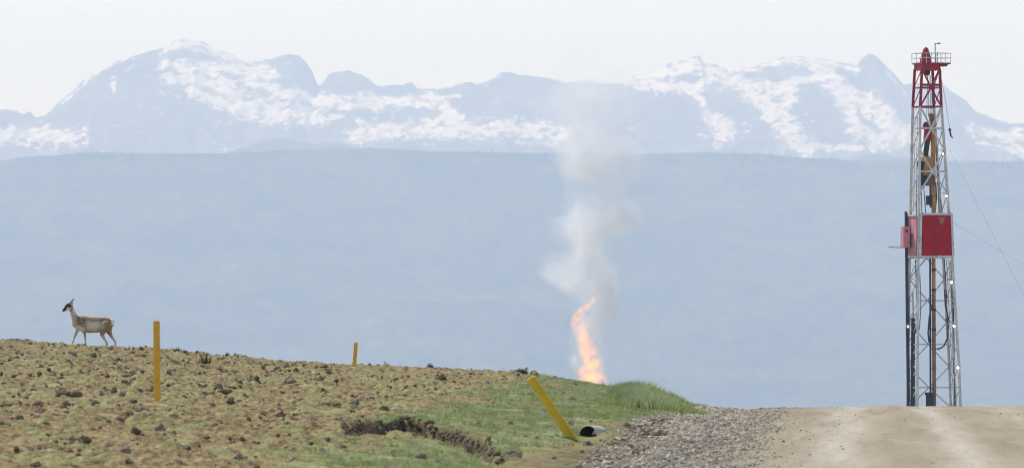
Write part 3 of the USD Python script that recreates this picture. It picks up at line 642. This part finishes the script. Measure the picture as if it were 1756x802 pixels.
for s in (-1, 1):
    e_ = mani('ear', chain([(A(158, 158, s * .045), rad(8)), (A(172, 146, s * .075), rad(11)), (A(180, 128, s * .095), rad(4))]), coat, an)
    colorvar(e_, 'coat', np.tile((.42, .33, .22), (UsdGeom.Mesh(e_).GetPointsAttr().Get().__len__(), 1)))
for s in (-1, 1):
    ey = trimesh.creation.icosphere(subdivisions=2, radius=.016); ey.apply_translation(A(120, 172, s * .052)); obj('eye', ey, eyem, an, smooth=True)
for hx, hy, d in ((157, 699, .09), (342, 706, -.09), (593, 737, -.09), (719, 734, .09)):
    a_, b_ = A(hx + 4, hy - 14, d), A(hx - 6, hy, d)
    mani('hoof', [m3.Manifold.batch_hull([ball(a_, rad(10.5)), ball(b_, rad(11)), ball(b_ + [.012, 0, 0], rad(11))])], hoofm, an)
mani('tail', chain([(A(680, 350), rad(12)), (A(694, 378), rad(9)), (A(697, 398), rad(5))]), coat, an)
tl = stage.GetPrimAtPath(an.GetPath().AppendChild('tail')); colorvar(tl, 'coat', np.tile((.60, .54, .45), (len(UsdGeom.Mesh(tl).GetPointsAttr().Get()), 1)))

# ---------------------------------------------------------------- drilling rig
YR = 800.0; MP = YR / FOC              # metres per photo pixel at the rig
red = mat('rig_red', (.34, .003, .009), .5, scale=.8, spec=.2, color2=(.20, .003, .008))
redp = mat('wind_wall_red', (.36, .001, .003), .6, scale=.5, spec=.05, color2=(.33, .001, .002))
pink = mat('wind_wall_faded', (.54, .24, .26), .7, scale=.7, spec=.2, color2=(.42, .15, .17))
whitep = mat('mast_white', (.60, .57, .53), .6, scale=1.2, spec=.3, color2=(.36, .32, .28))
amber = mat('top_drive_amber', (.50, .24, .03), .5, scale=1.0, spec=.35, color2=(.30, .13, .025))
rust = mat('drill_pipe_rust', (.30, .14, .045), .6, scale=1.5, spec=.3, color2=(.14, .075, .035))
dark = mat('rig_black', (.018, .018, .020), .6, scale=2)
navy = mat('racked_pipe', (.022, .026, .04), .5, scale=2)
steel = mat('rig_steel', (.20, .20, .20), .5, .5, scale=2)
lampm = usdkit.material(stage, '/World/Looks/lamp_lit', {'e': ('emission', {'color': (1.0, .96, .86), 'strength': 6.0})}, [], surface='e.emission')
lampd = usdkit.material(stage, '/World/Looks/lamp_dim', {'e': ('emission', {'color': (1.0, .74, .50), 'strength': 1.3})}, [], surface='e.emission')
TH = math.radians(20); AX, BX = np.array([math.cos(TH), math.sin(TH), 0]), np.array([-math.sin(TH), math.cos(TH), 0])
def rz(row): return EYE + (HORIZON - row) * MP
RIG0 = np.array([(1608 - 878) * MP, YR, 0.0])
rig = thing('drilling_rig', (RIG0[0], RIG0[1], -13.2), 'tall red and white lattice drilling rig mast standing beyond the road crest', 'drilling rig')
def M(px, row, d=0.0):                 # a point seen at (px,row) in the mast's near plane moved back d metres along the mast's depth
    x = (px - 878) * MP
    y0 = (x - RIG0[0]) / AX[0] * AX[1]
    return np.array([x - RIG0[0], y0, rz(row) + 13.2]) + BX * d
def Mt(px, row, d): return M(px + 5.34 * d, row, d)
def bar(p, q, w, h=None, round_=False):
    p, q = np.array(p, float), np.array(q, float); L = np.linalg.norm(q - p)
    m = trimesh.creation.cylinder(radius=w / 2, height=L, sections=10) if round_ else trimesh.creation.box(extents=(w, h or w, L))
    d = (q - p) / L; ref = np.array([0, 1.0, 0]) if abs(d[1]) < .9 else np.array([1.0, 0, 0]); xx_ = np.cross(ref, d); xx_ /= np.linalg.norm(xx_)
    T = np.eye(4); T[:3, 0], T[:3, 1], T[:3, 2], T[:3, 3] = xx_, np.cross(d, xx_), d, (p + q) / 2
    m.apply_transform(T); return m
def cable(pts, r):
    return trimesh.util.concatenate([bar(a, b, 2 * r, round_=True) for a, b in zip(pts[:-1], pts[1:])])
nl = lambda row: np.interp(row, [118, 183, 440, 700], [1580.5, 1577.5, 1574.0, 1572.0])       # the four legs of the mast
nr = lambda row: np.interp(row, [118, 183, 440, 700], [1611.5, 1614.5, 1633.0, 1650.0])
dep_ = lambda row: np.interp(row, [118, 700], [2.0, 2.75])
def leg_pt(side, back, row):
    return M(nl(row) if side < 0 else nr(row), row, dep_(row) if back else 0.0)
BOT = 745
for side in (-1, 1):
    for back in (0, 1):
        for (r0, r1, mt) in ((118, 183.5, red), (183.5, BOT, whitep)):
            rows = [r0, (r0 + r1) / 2, r1] if r0 < 183 else [r0, 257, 331, 440, 552, 628, r1]
            segs = [bar(leg_pt(side, back, a), leg_pt(side, back, b), .30) for a, b in zip(rows[:-1], rows[1:])]
            obj('mast_leg', trimesh.util.concatenate(segs), mt, rig)
def brace(p, q, w, mt): obj('brace', bar(p, q, w, w * .8), mt, rig)
bays = [(118, 183), (183, 257), (257, 331), (331, 405), (405, 478), (478, 552), (552, 628), (628, 700)]
for r0, r1 in bays:
    mid = (r0 + r1) / 2; mt = red if r0 < 150 else whitep
    front = 150 < r1 < 340
    if r0 != 331:
        for back in ((0,) if front else (1,)):
            w = .19 if front else .13
            l0, r0_, lm, rm, l1, r1_ = (leg_pt(s, back, q) for q in (r0, mid, r1) for s in (-1, 1))
            cen = (lm + rm) / 2
            for e in (l0, r0_, l1, r1_): brace(e, cen, w, mt)
            brace(lm, rm, w, mt)
        if front or r0 < 150: brace(leg_pt(-1, 1, mid), leg_pt(1, 1, mid), .12, mt)
    for s in (-1, 1):
        k = 2
        for i in range(k):
            ra, rb = r0 + (r1 - r0) * i / k, r0 + (r1 - r0) * (i + 1) / k; rm_ = (ra + rb) / 2
            brace(leg_pt(s, 0, ra), leg_pt(s, 1, rb), .10, mt); brace(leg_pt(s, 0, rb), leg_pt(s, 1, rb), .12, mt)
for row in (257, 331, 478, 552, 628):
    for s in (-1, 1):
        for back in (0, 1):
            p = leg_pt(s, back, row); obj('gusset', bar(p - [0, 0, .3], p + [0, 0, .3], .36, .36), whitep, rig)
brace(leg_pt(-1, 0, 183), leg_pt(1, 0, 183), .2, red); brace(leg_pt(-1, 1, 183), leg_pt(1, 1, 183), .2, red)
brace(leg_pt(-1, 0, 146), leg_pt(1, 0, 146), .26, red)

# crown
d_top = 2.0
def slab(px0, px1, row0, row1, d0, d1, top=None):
    (a0, a1) = top or (px0, px1)
    pts = [M(px, rw, d) for d in (d0, d1) for px, rw in ((px0, row1), (px1, row1), (a0, row0), (a1, row0))]
    return trimesh.convex.convex_hull(np.array(pts))
obj('crown_beam', slab(1580, 1612, 108.5, 121, -.15, d_top + .15), red, rig)
obj('crown_platform', slab(1578, 1629, 107.5, 110.2, -.3, d_top + .3), red, rig)
obj('platform_bracket', slab(1611, 1627, 109.5, 113.5, .3, d_top - .3, (1611, 1628)), red, rig)
dome_p = [(10.2, 108.5), (10.5, 104), (8.6, 97), (6.6, 91), (5.2, 86), (3.0, 82), (0, 80.3)]
dm = trimesh.creation.revolve(np.array([[r_ * MP, rz(rw) + 13.2] for r_, rw in dome_p]), sections=24); cpt = M(1593.5, 100, 1.0); dm.apply_translation((cpt[0], cpt[1], 0))
obj('crown_housing', dm, red, rig, smooth=40)
sh_ = trimesh.creation.cylinder(radius=5.0 * MP, height=.9, sections=28); sh_.apply_transform(trimesh.transformations.rotation_matrix(math.pi / 2, (1, 0, 0))); q_ = M(1596, 124.5, 1.0); sh_.apply_translation(q_)
obj('crown_sheave', sh_, dark, rig, smooth=40)
corners = [(1577.5, -.35), (1628.5, -.35), (1628.5, 2.35), (1577.5, 2.35)]
for i in range(4):
    (p0, d0), (p1, d1) = corners[i], corners[(i + 1) % 4]
    for row in (91.3, 99.5): obj('handrail', bar(M(p0, row, d0), M(p1, row, d1), .07, round_=True), whitep, rig)
    k = 6 if abs(p0 - p1) > 5 else 2
    for j in range(k): px = p0 + (p1 - p0) * j / k; dd = d0 + (d1 - d0) * j / k; obj('rail_post', bar(M(px, 91.3, dd), M(px, 109, dd), .07, round_=True), whitep, rig)
obj('beacon_pole', cable([Mt(1604.5, 109, .8), Mt(1604.5, 74.5, .8), Mt(1612, 74.2, .8)], .05), steel, rig)
obj('crown_light', bar(Mt(1609.5, 74.3, .8), Mt(1613, 74.3, .8), .16), steel, rig)
obj('vent_pipe', bar(Mt(1609, 109, 1.6), Mt(1609, 88, 1.6), .09, round_=True), steel, rig)
# driller's windwall round the racking board
wl, wr = 1575.0, 1632.0
obj('wind_wall', slab(1578, 1630.5, 368.5, 438, -.42, -.36, (1579, 1628)), redp, rig)
for pts in (((1575.5, 440.5), (1633, 440.5)), ((1576, 367), (1630, 367)), ((1575, 441), (1576.5, 366)), ((1633, 441), (1630, 366))):
    obj('wall_frame', bar(M(*pts[0], -.40), M(*pts[1], -.40), .24, .14), whitep, rig)
obj('wall_seam', bar(M(1602.5, 438, -.44), M(1602.5, 368, -.44), .07, .05), mat('seam', (.20, .01, .012), .6), rig)
emb = trimesh.creation.extrude_polygon(__import__('shapely').Polygon([(-.42, .42), (.42, .42), (.30, .05), (0, -.48), (-.26, .02)]), .03)
emb.apply_transform(trimesh.transformations.rotation_matrix(math.pi / 2, (1, 0, 0))); emb.apply_transform(trimesh.transformations.rotation_matrix(TH, (0, 0, 1))); emb.apply_translation(M(1612.5, 379, -.43))
obj('emblem', emb, mat('emblem_gold', (.36, .12, .02), .5), rig)
pl = [leg_pt(-1, 0, 369), leg_pt(-1, 1, 369), leg_pt(-1, 1, 439), leg_pt(-1, 0, 439)]
cen_ = sum(pl) / 4; off = -AX * .2
sp = trimesh.convex.convex_hull(np.array([p + off for p in pl] + [p + off * 1.4 for p in pl])); obj('side_wall', sp, pink, rig)
for row in (369, 440): obj('wall_frame', bar(leg_pt(-1, 0, row) + off * 1.6, leg_pt(-1, 1, row) + off * 1.6, .2, .14), whitep, rig)
for row, w in ((404, .5), (423, .4)):
    p = (leg_pt(-1, 0, row) + leg_pt(-1, 1, row)) / 2 + off * 1.5; obj('wall_stain', bar(p - BX * .45, p + BX * .45, .03, .22), mat('faded_mark', (.42, .07, .10), .7), rig)
back_w = slab(1582, 1628, 370, 438, 0, .06); back_w.apply_translation(BX * 2.9); obj('rear_wall', back_w, redp, rig)
# racked stand and side board left of the mast
for k, (dx, dd) in enumerate(((0, 0), (1.7, .25), (2.9, .6))):
    obj('racked_pipe', bar(Mt(1554 + dx, 362 + 2 * k, 2.2 + dd), Mt(1558.5 + dx, 745, 2.2 + dd), .26, round_=True), navy, rig)
obj('belly_board', slab(1555.5, 1567, 388, 424, 1.2, 2.0), pink, rig)
obj('board_rod', cable([Mt(1524, 423.5, 1.6), Mt(1556, 424.5, 1.6)], .05), steel, rig)
obj('board_mark', slab(1559, 1563, 393, 398, 1.12, 1.18), red, rig)
obj('side_pipe', bar(Mt(1633.5, 385, 2.0), Mt(1634.5, 421, 2.0), .16, round_=True), dark, rig)
obj('cable_tray', bar((leg_pt(-1, 0, 545) + leg_pt(-1, 1, 545)) / 2, (leg_pt(-1, 0, BOT) + leg_pt(-1, 1, BOT)) / 2, .42, .42), dark, rig)
for s, r0, r1 in ((1, 445, BOT), (-1, 200, 362)):      # ladders up the mast's sides
    q = lambda row, k: leg_pt(s, 0, row) * (1 - k) + leg_pt(s, 1, row) * k
    rails = [bar(q(r0, k), q(r1, k), .09) for k in (.36, .64)]; rungs = [bar(q(rw, .36), q(rw, .64), .05) for rw in np.arange(r0, r1, 7.0)]
    ld = obj('ladder', trimesh.util.concatenate(rails), whitep, rig); obj('rungs', trimesh.util.concatenate(rungs), whitep, ld)
for k, (px, r0, r1, d, w, mt) in enumerate(((1641, 478, 745, 1.6, .17, navy), (1638, 450, 640, 2.0, .12, steel), (1575, 445, 620, .9, .12, dark), (1571, 500, 745, 1.7, .14, steel), (1626, 444, 520, 1.4, .10, dark), (1588, 300, 366, 1.0, .09, dark), (1612, 250, 366, 1.6, .12, steel), (1582, 190, 366, 1.8, .10, steel))):
    obj('service_pipe', bar(Mt(px - 5, r0, d), Mt(px, r1, d), w, round_=True), mt, rig)
for row in (466, 505, 545, 590, 640): obj('junction_box', bar(leg_pt(1, 1, row) + [.05, -.1, 0], leg_pt(1, 1, row + 5) + [.05, -.1, 0], .42, .3), steel if row % 2 else amber if row == 545 else whitep, rig)
# travelling gear in the middle of the mast
mc = 1.25
def G(px, row, d=mc): return M(px + 6.5, row, d)
def cyl(px, r0, r1, wpx, mt, name, d=mc, mt_smooth=30): obj(name, bar(G(px, r0, d), G(px, r1, d), wpx * MP, round_=True), mt, rig, smooth=mt_smooth)
obj('torque_guide', bar(G(1600, 196, mc), G(1602.5, 364, mc), 7.5 * MP, .5), amber, rig)
obj('guide_cap', bar(G(1597.5, 194, mc), G(1598.5, 208, mc), 7.0 * MP, .55), rust, rig)
for px in (1592.5, 1595, 1597.5, 1600): obj('drill_line', bar(G(px, 128, mc + .1), G(px - 1 + (px - 1596) * .2, 200, mc + .1), .06, round_=True), dark, rig)
tb = trimesh.creation.cylinder(radius=6.6 * MP, height=.7, sections=28); tb.apply_transform(trimesh.transformations.rotation_matrix(math.pi / 2, (1, 0, 0))); tb.apply_translation(G(1589, 215, mc - .2)); obj('travelling_block', tb, mat('block_red', (.13, .012, .03), .5), rig, smooth=40)
obj('block_cheek', slab(1591, 1603, 212, 240, .8, 1.3, (1593, 1601)), red, rig)
obj('bail', cable([G(1592, 238), G(1588.5, 262), G(1589.5, 285)], .30), dark, rig)
obj('top_drive', slab(1588, 1609, 268, 300, .7, 2.2, (1592, 1606)), amber, rig)
obj('top_drive_motor', slab(1588, 1601, 276, 318, 1.0, 2.0, (1584, 1598)), dark, rig)
obj('gearbox', slab(1594, 1609, 296, 318, .8, 2.0), mat('gearbox_brown', (.20, .09, .03), .6), rig)
obj('elevator_link', bar(G(1594.5, 312, 1.0), G(1595.5, 356, 1.0), .2, round_=True), dark, rig); obj('elevator_link', bar(G(1605, 312, 1.6), G(1605.5, 352, 1.6), .16, round_=True), dark, rig)
obj('pipe_handler', slab(1597, 1605, 335, 351, 1.0, 1.6), dark, rig)
for k in range(10):
    r0 = 362 + 34 * k; obj('drill_pipe', bar(G(1602 + k * .15, r0), G(1602 + k * .15, r0 + 31, mc), 6.6 * MP, round_=True), rust if k > 3 else amber, rig, smooth=40)
    obj('tool_joint', bar(G(1602 + k * .15, r0 + 30.5), G(1602 + k * .15, r0 + 34.5, mc), 7.6 * MP, round_=True), dark if k < 6 else rust, rig, smooth=40)
obj('standpipe', bar(G(1597.6, 440, 1.5), G(1598.6, 745, 1.5), 3.2 * MP, round_=True), dark, rig)
obj('hose', cable([G(1579.5, 445, 1.8), G(1578.5, 480, 1.8), G(1577.5, 520, 1.8), G(1575.5, 560, 1.8), G(1574.5, 571, 1.8)], .10), navy, rig)
obj('hose', cable([G(1583, 470, 2.0), G(1584.5, 510, 2.0), G(1584, 540, 2.0), G(1582, 565, 2.0), G(1577, 566, 2.0)], .05), steel, rig)
obj('hose', cable([G(1597, 522, 1.0), G(1593, 545, 1.0), G(1591, 570, 1.0), G(1592.5, 585, 1.0), G(1596, 592, 1.0)], .09), navy, rig)
obj('hose', cable([G(1619, 495, .8), G(1620, 520, .8), G(1624, 540, .8), G(1625, 560, .8), G(1624, 578, .8), G(1618, 592, .8), G(1611, 597, .8), G(1605, 598, .8)], .09), navy, rig)
obj('service_loop', cable([G(1606, 312, 1.2), G(1607, 340, 1.2), G(1605, 360, 1.2)], .07), navy, rig)
obj('tong_line', bar(G(1613, 340, 1.0), G(1616, 365, 1.0), .12, round_=True), steel, rig)
obj('hydraulic_line', cable([G(1579, 300, 2.2), G(1578, 400, 2.2)], .05), steel, rig)
obj('driller_console', slab(1593.5, 1601.5, 673, 745, .3, 1.0), dark, rig); obj('console_cap', slab(1592.5, 1602, 672, 677, .2, 1.1), dark, rig)
# work lamps on the right-hand legs, and a weak one on the left
for px, row, mt, s in ((1615, 264, lampm, 1.0), (1621, 336, lampm, 1.0), (1630, 484, lampm, 1.25), (1634.5, 559, lampm, 1.25), (1641, 630, lampm, 1.3), (1567, 560, lampd, 1.1)):
    left = px < 1600
    p = M(px, row, -.35) if not left else M(px + 4, row, 1.2) - AX * .5
    l = trimesh.creation.icosphere(subdivisions=2, radius=.105 * s); l.apply_translation(p - np.array([0, .05, 0]))
    h_ = obj('lamp_hood', bar(p + [0, .12, .02], p + [0, .42, .10], .34 * s, .28 * s), steel, rig); obj('lamp', l, mt, h_)
# tackle line with hook, guy wires
obj('tugger_line', cable([Mt(1612, 118, .8), Mt(1622, 170, .8), Mt(1630, 221, .8)], .022), steel, rig)
obj('tackle_hook', trimesh.util.concatenate([bar(Mt(1629.5, 220, .8), Mt(1632, 233, .8), .18, round_=True), bar(Mt(1632, 233, .8), Mt(1635.5, 236, .8), .12, round_=True), bar(Mt(1628.5, 221, .8), Mt(1631.5, 222.5, .8), .28, round_=True)]), dark, rig)
def guy(a, b, sag):
    a, b = np.array(a), np.array(b); pts = [a + (b - a) * t - np.array([0, 0, sag * 4 * t * (1 - t)]) for t in np.linspace(0, 1, 9)]
    obj('guy_wire', cable(pts, .010), steel, rig)
def tail(a, via, base_z=0.4):          # prolong a wire through the point it passes in the picture down to its anchor
    a, via = np.array(a), np.array(via); k = (a[2] - base_z) / (a[2] - via[2]); return a + (via - a) * k
g0 = leg_pt(1, 1, 205); guy(g0, tail(g0, M(1726, 490, -4)), .15)
g0 = leg_pt(1, 1, 368); guy(g0, tail(g0, M(1756, 462, -3)), .1)
# substructure and drill floor under the mast
obj('drill_floor', slab(1520, 1690, 741, 747, -4, 8), steel, rig)
for px in (1524, 1570, 1640, 1686):
    for d in (-3.7, 7.7): obj('substructure_column', bar(M(px, 746, d), np.array([*M(px, 746, d)[:2], 0.0]), .5), whitep, rig)

# ---------------------------------------------------------------- flare: stack, flame, smoke
YG = 700.0; GP = YG / FOC
def Fp(px, row, d=0.0): return P(px, row, YG) + np.array([0, d, 0])
base = Fp(1013, 662); gz = float(basin_z(base[:1], base[1:2])[0])
fs = thing('flare_stack', (base[0], base[1], gz), 'slim steel flare stack under the gas flame behind the hill', 'flare stack')
obj('riser', bar((0, 0, 0), (0, 0, base[2] - gz - .3), .35, round_=True), steel, fs); obj('tip', bar((0, 0, base[2] - gz - .5), (0, 0, base[2] - gz + .1), .55, round_=True), dark, fs); obj('foot', bar((0, 0, -.3), (0, 0, .25), 1.6), steel, fs)

def puff_mesh(pts, seed, rough, ln):
    parts = []
    for (a, ra), (b, rb) in zip(pts[:-1], pts[1:]): parts.append(m3.Manifold.batch_hull([ball(a, ra, 24), ball(b, rb, 24)]))
    q = m3.Manifold.batch_boolean(parts, m3.OpType.Add).refine_to_length(ln).to_mesh(); t_ = trimesh.Trimesh(np.array(q.vert_properties[:, :3], float), np.array(q.tri_verts)); t_.merge_vertices()
    trimesh.smoothing.filter_taubin(t_, iterations=8)
    n_ = t_.vertex_normals; t_.vertices = t_.vertices + n_ * ((meshkit.fbm(t_.vertices * .55, 4, seed) - .5) * rough)[:, None]
    return t_
def core_volume(name, pts_axis, dens, nscale, color, emit, emit_col, lo, hi, w, aniso=0.0):
    """Gas whose density thins from its winding middle line to nothing and is broken into wisps by noise; the middle line is a polyline in the gas's own height."""
    zs = [p[2] for p, r in pts_axis]; z0, z1 = min(zs), max(zs)
    rx = [(float((p[2] - z0) / (z1 - z0)), float((p[0]) * .001 + .5)) for p, r in sorted(pts_axis, key=lambda q: q[0][2])]
    rr = [(float((p[2] - z0) / (z1 - z0)), float(r * .05)) for p, r in sorted(pts_axis, key=lambda q: q[0][2])]
    ramp = lambda t: [(a, (b, b, b)) for a, b in t]
    f0 = pts_axis[0][0][1]
    nodes = {'g': ('geometry', {}), 's': ('separate_xyz', {}), 'zn': ('map_range', {'from_min': z0, 'from_max': z1, 'to_min': 0.0, 'to_max': 1.0, 'clamp': True}),
        'ax': ('rgb_ramp', {'ramp': ramp(rx)}), 'ar': ('rgb_ramp', {'ramp': ramp(rr)}), 'axb': ('rgb_to_bw', {}), 'arb': ('rgb_to_bw', {}),
        'axm': ('math', {'math_type': 'multiply_add', 'value2': 1000.0, 'value3': -500.0}), 'arm': ('math', {'math_type': 'multiply', 'value2': 20.0}),
        'wn': ('noise_texture', {'scale': nscale * .55, 'detail': 3.0}), 'wsep': ('separate_color', {}), 'wx': ('math', {'math_type': 'multiply_add', 'value2': w, 'value3': -w / 2}),
        'dx0': ('math', {'math_type': 'subtract'}), 'dx': ('math', {'math_type': 'add'}), 'dy': ('math', {'math_type': 'subtract', 'value2': f0}),
        'dx2': ('math', {'math_type': 'multiply'}), 'dy2': ('math', {'math_type': 'multiply'}), 'd2': ('math', {'math_type': 'add'}), 'd': ('math', {'math_type': 'sqrt'}), 'q': ('math', {'math_type': 'divide'}),
        'fall': ('map_range', {'range_type': 'smoothstep', 'from_min': 1.0, 'from_max': .15, 'to_min': 0.0, 'to_max': 1.0, 'clamp': True}),
        'n': ('noise_texture', {'scale': nscale, 'detail': 5.0, 'roughness': .6, 'distortion': .4}), 'nm': ('map_range', {'range_type': 'smoothstep', 'from_min': lo, 'from_max': hi, 'to_min': 0.0, 'to_max': 1.0, 'clamp': True}),
        'fn': ('math', {'math_type': 'multiply'}), 'dn': ('math', {'math_type': 'multiply', 'value2': dens}),
        'v': ('principled_volume', {'color': color, 'anisotropy': aniso, 'emission_color': emit_col})}
    links = [('g.position', 's.vector'), ('s.z', 'zn.value'), ('zn.result', 'ax.fac'), ('zn.result', 'ar.fac'), ('ax.color', 'axb.color'), ('ar.color', 'arb.color'), ('axb.val', 'axm.value1'), ('arb.val', 'arm.value1'),
        ('g.position', 'wn.vector'), ('wn.color', 'wsep.color'), ('wsep.r', 'wx.value1'), ('s.x', 'dx0.value1'), ('axm.value', 'dx0.value2'), ('dx0.value', 'dx.value1'), ('wx.value', 'dx.value2'), ('s.y', 'dy.value1'),
        ('dx.value', 'dx2.value1'), ('dx.value', 'dx2.value2'), ('dy.value', 'dy2.value1'), ('dy.value', 'dy2.value2'), ('dx2.value', 'd2.value1'), ('dy2.value', 'd2.value2'), ('d2.value', 'd.value1'),
        ('d.value', 'q.value1'), ('arm.value', 'q.value2'), ('q.value', 'fall.value'), ('g.position', 'n.vector'), ('n.fac', 'nm.value'), ('fall.result', 'fn.value1'), ('nm.result', 'fn.value2'), ('fn.value', 'dn.value1'), ('dn.value', 'v.density')]
    if emit:
        nodes['em'] = ('math', {'math_type': 'multiply', 'value2': emit}); links += [('fn.value', 'em.value1'), ('em.value', 'v.emission_strength')]
    return usdkit.material(stage, f'/World/Looks/{name}', nodes, links, volume='v.volume')
def ax_pts(lst): return [(Fp(px, row), w * GP) for px, row, w in lst]
smoke_ax = ax_pts([(1012, 650, 18), (1008, 610, 38), (1015, 570, 50), (1028, 530, 52), (1020, 490, 66), (1000, 450, 72), (1005, 410, 70), (1025, 370, 72), (1035, 330, 76), (1040, 290, 82), (1030, 240, 88), (1015, 190, 88), (1010, 150, 84), (1006, 110, 70), (1004, 60, 40)])
# the smoke is a cloud of fine pale droplets and ash, thickest along its winding middle and torn into billows
r = np.random.default_rng(301)
rowk = np.array([w[0][2] for w in smoke_ax]); axx = np.array([w[0][0] for w in smoke_ax]); axr = np.array([w[1] for w in smoke_ax])
N = 1900000
zc = r.uniform(rowk[0], rowk[-1], N)
rad_ = np.interp(zc, rowk, axr); u, v_ = r.uniform(-1.25, 1.25, N), r.uniform(-1.25, 1.25, N)
xp, yp = np.interp(zc, rowk, axx) + u * rad_, YG + v_ * rad_
pw = np.stack([xp, yp, zc], 1)
warp = np.stack([meshkit.fbm(pw * .35 + k * 11.3, 3, 60 + k) - .5 for k in range(2)], 1)
uu, vv = u + warp[:, 0] * 1.5, v_ + warp[:, 1] * 1.5
fall = 1 - smoothstep(.25, 1.0, np.hypot(uu, vv))
bil = smoothstep(.38, .62, meshkit.fbm(pw * np.array([.42, .42, .30]), 4, 66))
zr = HORIZON - (zc - EYE) * FOC / YG
den = fall * (.30 + .70 * bil) * np.interp(zr, [50, 100, 150, 250, 320, 470, 560, 620, 660], [0, .16, .45, .8, .95, 1.0, .75, .4, .15]) * (rad_ / 4.0) ** 1
keep = r.uniform(size=N) < den * .56
pw = pw[keep]; n = len(pw)
drop = trimesh.creation.icosahedron()
sm_mat = usdkit.material(stage, '/World/Looks/smoke', {'d': ('diffuse_bsdf', {'color': (.995, .99, .99)}), 't': ('translucent_bsdf', {'color': (.995, .99, .99)}), 'm': ('mix_closure', {'fac': .5})}, [('d.BSDF', 'm.closure1'), ('t.BSDF', 'm.closure2')], surface='m.closure')
ins = UsdGeom.PointInstancer.Define(stage, free('/World/smoke')); UsdGeom.Scope.Define(stage, '/World/smoke/kinds')
ins.CreatePrototypesRel().AddTarget(usdkit.mesh(stage, '/World/smoke/kinds/droplet', (drop.vertices * .024, drop.faces), sm_mat, smooth=True).GetPath())
ins.CreatePositionsAttr(Vt.Vec3fArray.FromNumpy(pw.astype(np.float32))); ins.CreateProtoIndicesAttr(Vt.IntArray.FromNumpy(np.zeros(n, np.int32)))
sm = ins.GetPrim()
tag(sm, 'thin pale smoke column rising from the gas flame across the foothills', 'smoke', kind='stuff')
print('droplets', n)
flame_ax = ax_pts([(1013, 664, 29), (1014, 645, 30), (1016, 620, 25), (1008, 595, 20), (997, 572, 18), (991, 550, 16), (995, 535, 14), (1006, 523, 12), (1018, 515, 10), (1030, 505, 6)])
fl_mat = core_volume('flame', flame_ax, .8, 1.5, (.30, .18, .08), 1.0, (1.0, .44, .17), .40, .60, 1.5)
fl = obj('flame', puff_mesh([(p, r * 1.1) for p, r in flame_ax], 6, .15, .4), fl_mat, smooth=True)
tag(fl, 'ragged pale orange gas flame leaning right above the hill crest', 'flame')

# ---------------------------------------------------------------- haze
haze_mat = usdkit.material(stage, '/World/Looks/haze', {'v': ('principled_volume', {'color': (.515, .666, .875), 'absorption_color': (1.0, 1.0, 1.0), 'density': 0.70e-4, 'anisotropy': 0.0})}, [], volume='v.volume')
hz = trimesh.creation.box(extents=(30600, 51600, 2000)); hz.apply_translation((0, 19400, 1805 - 1000))
hz = obj('haze', hz, haze_mat)
tag(hz, 'pale blue haze over the whole wide valley', 'haze', kind='stuff')
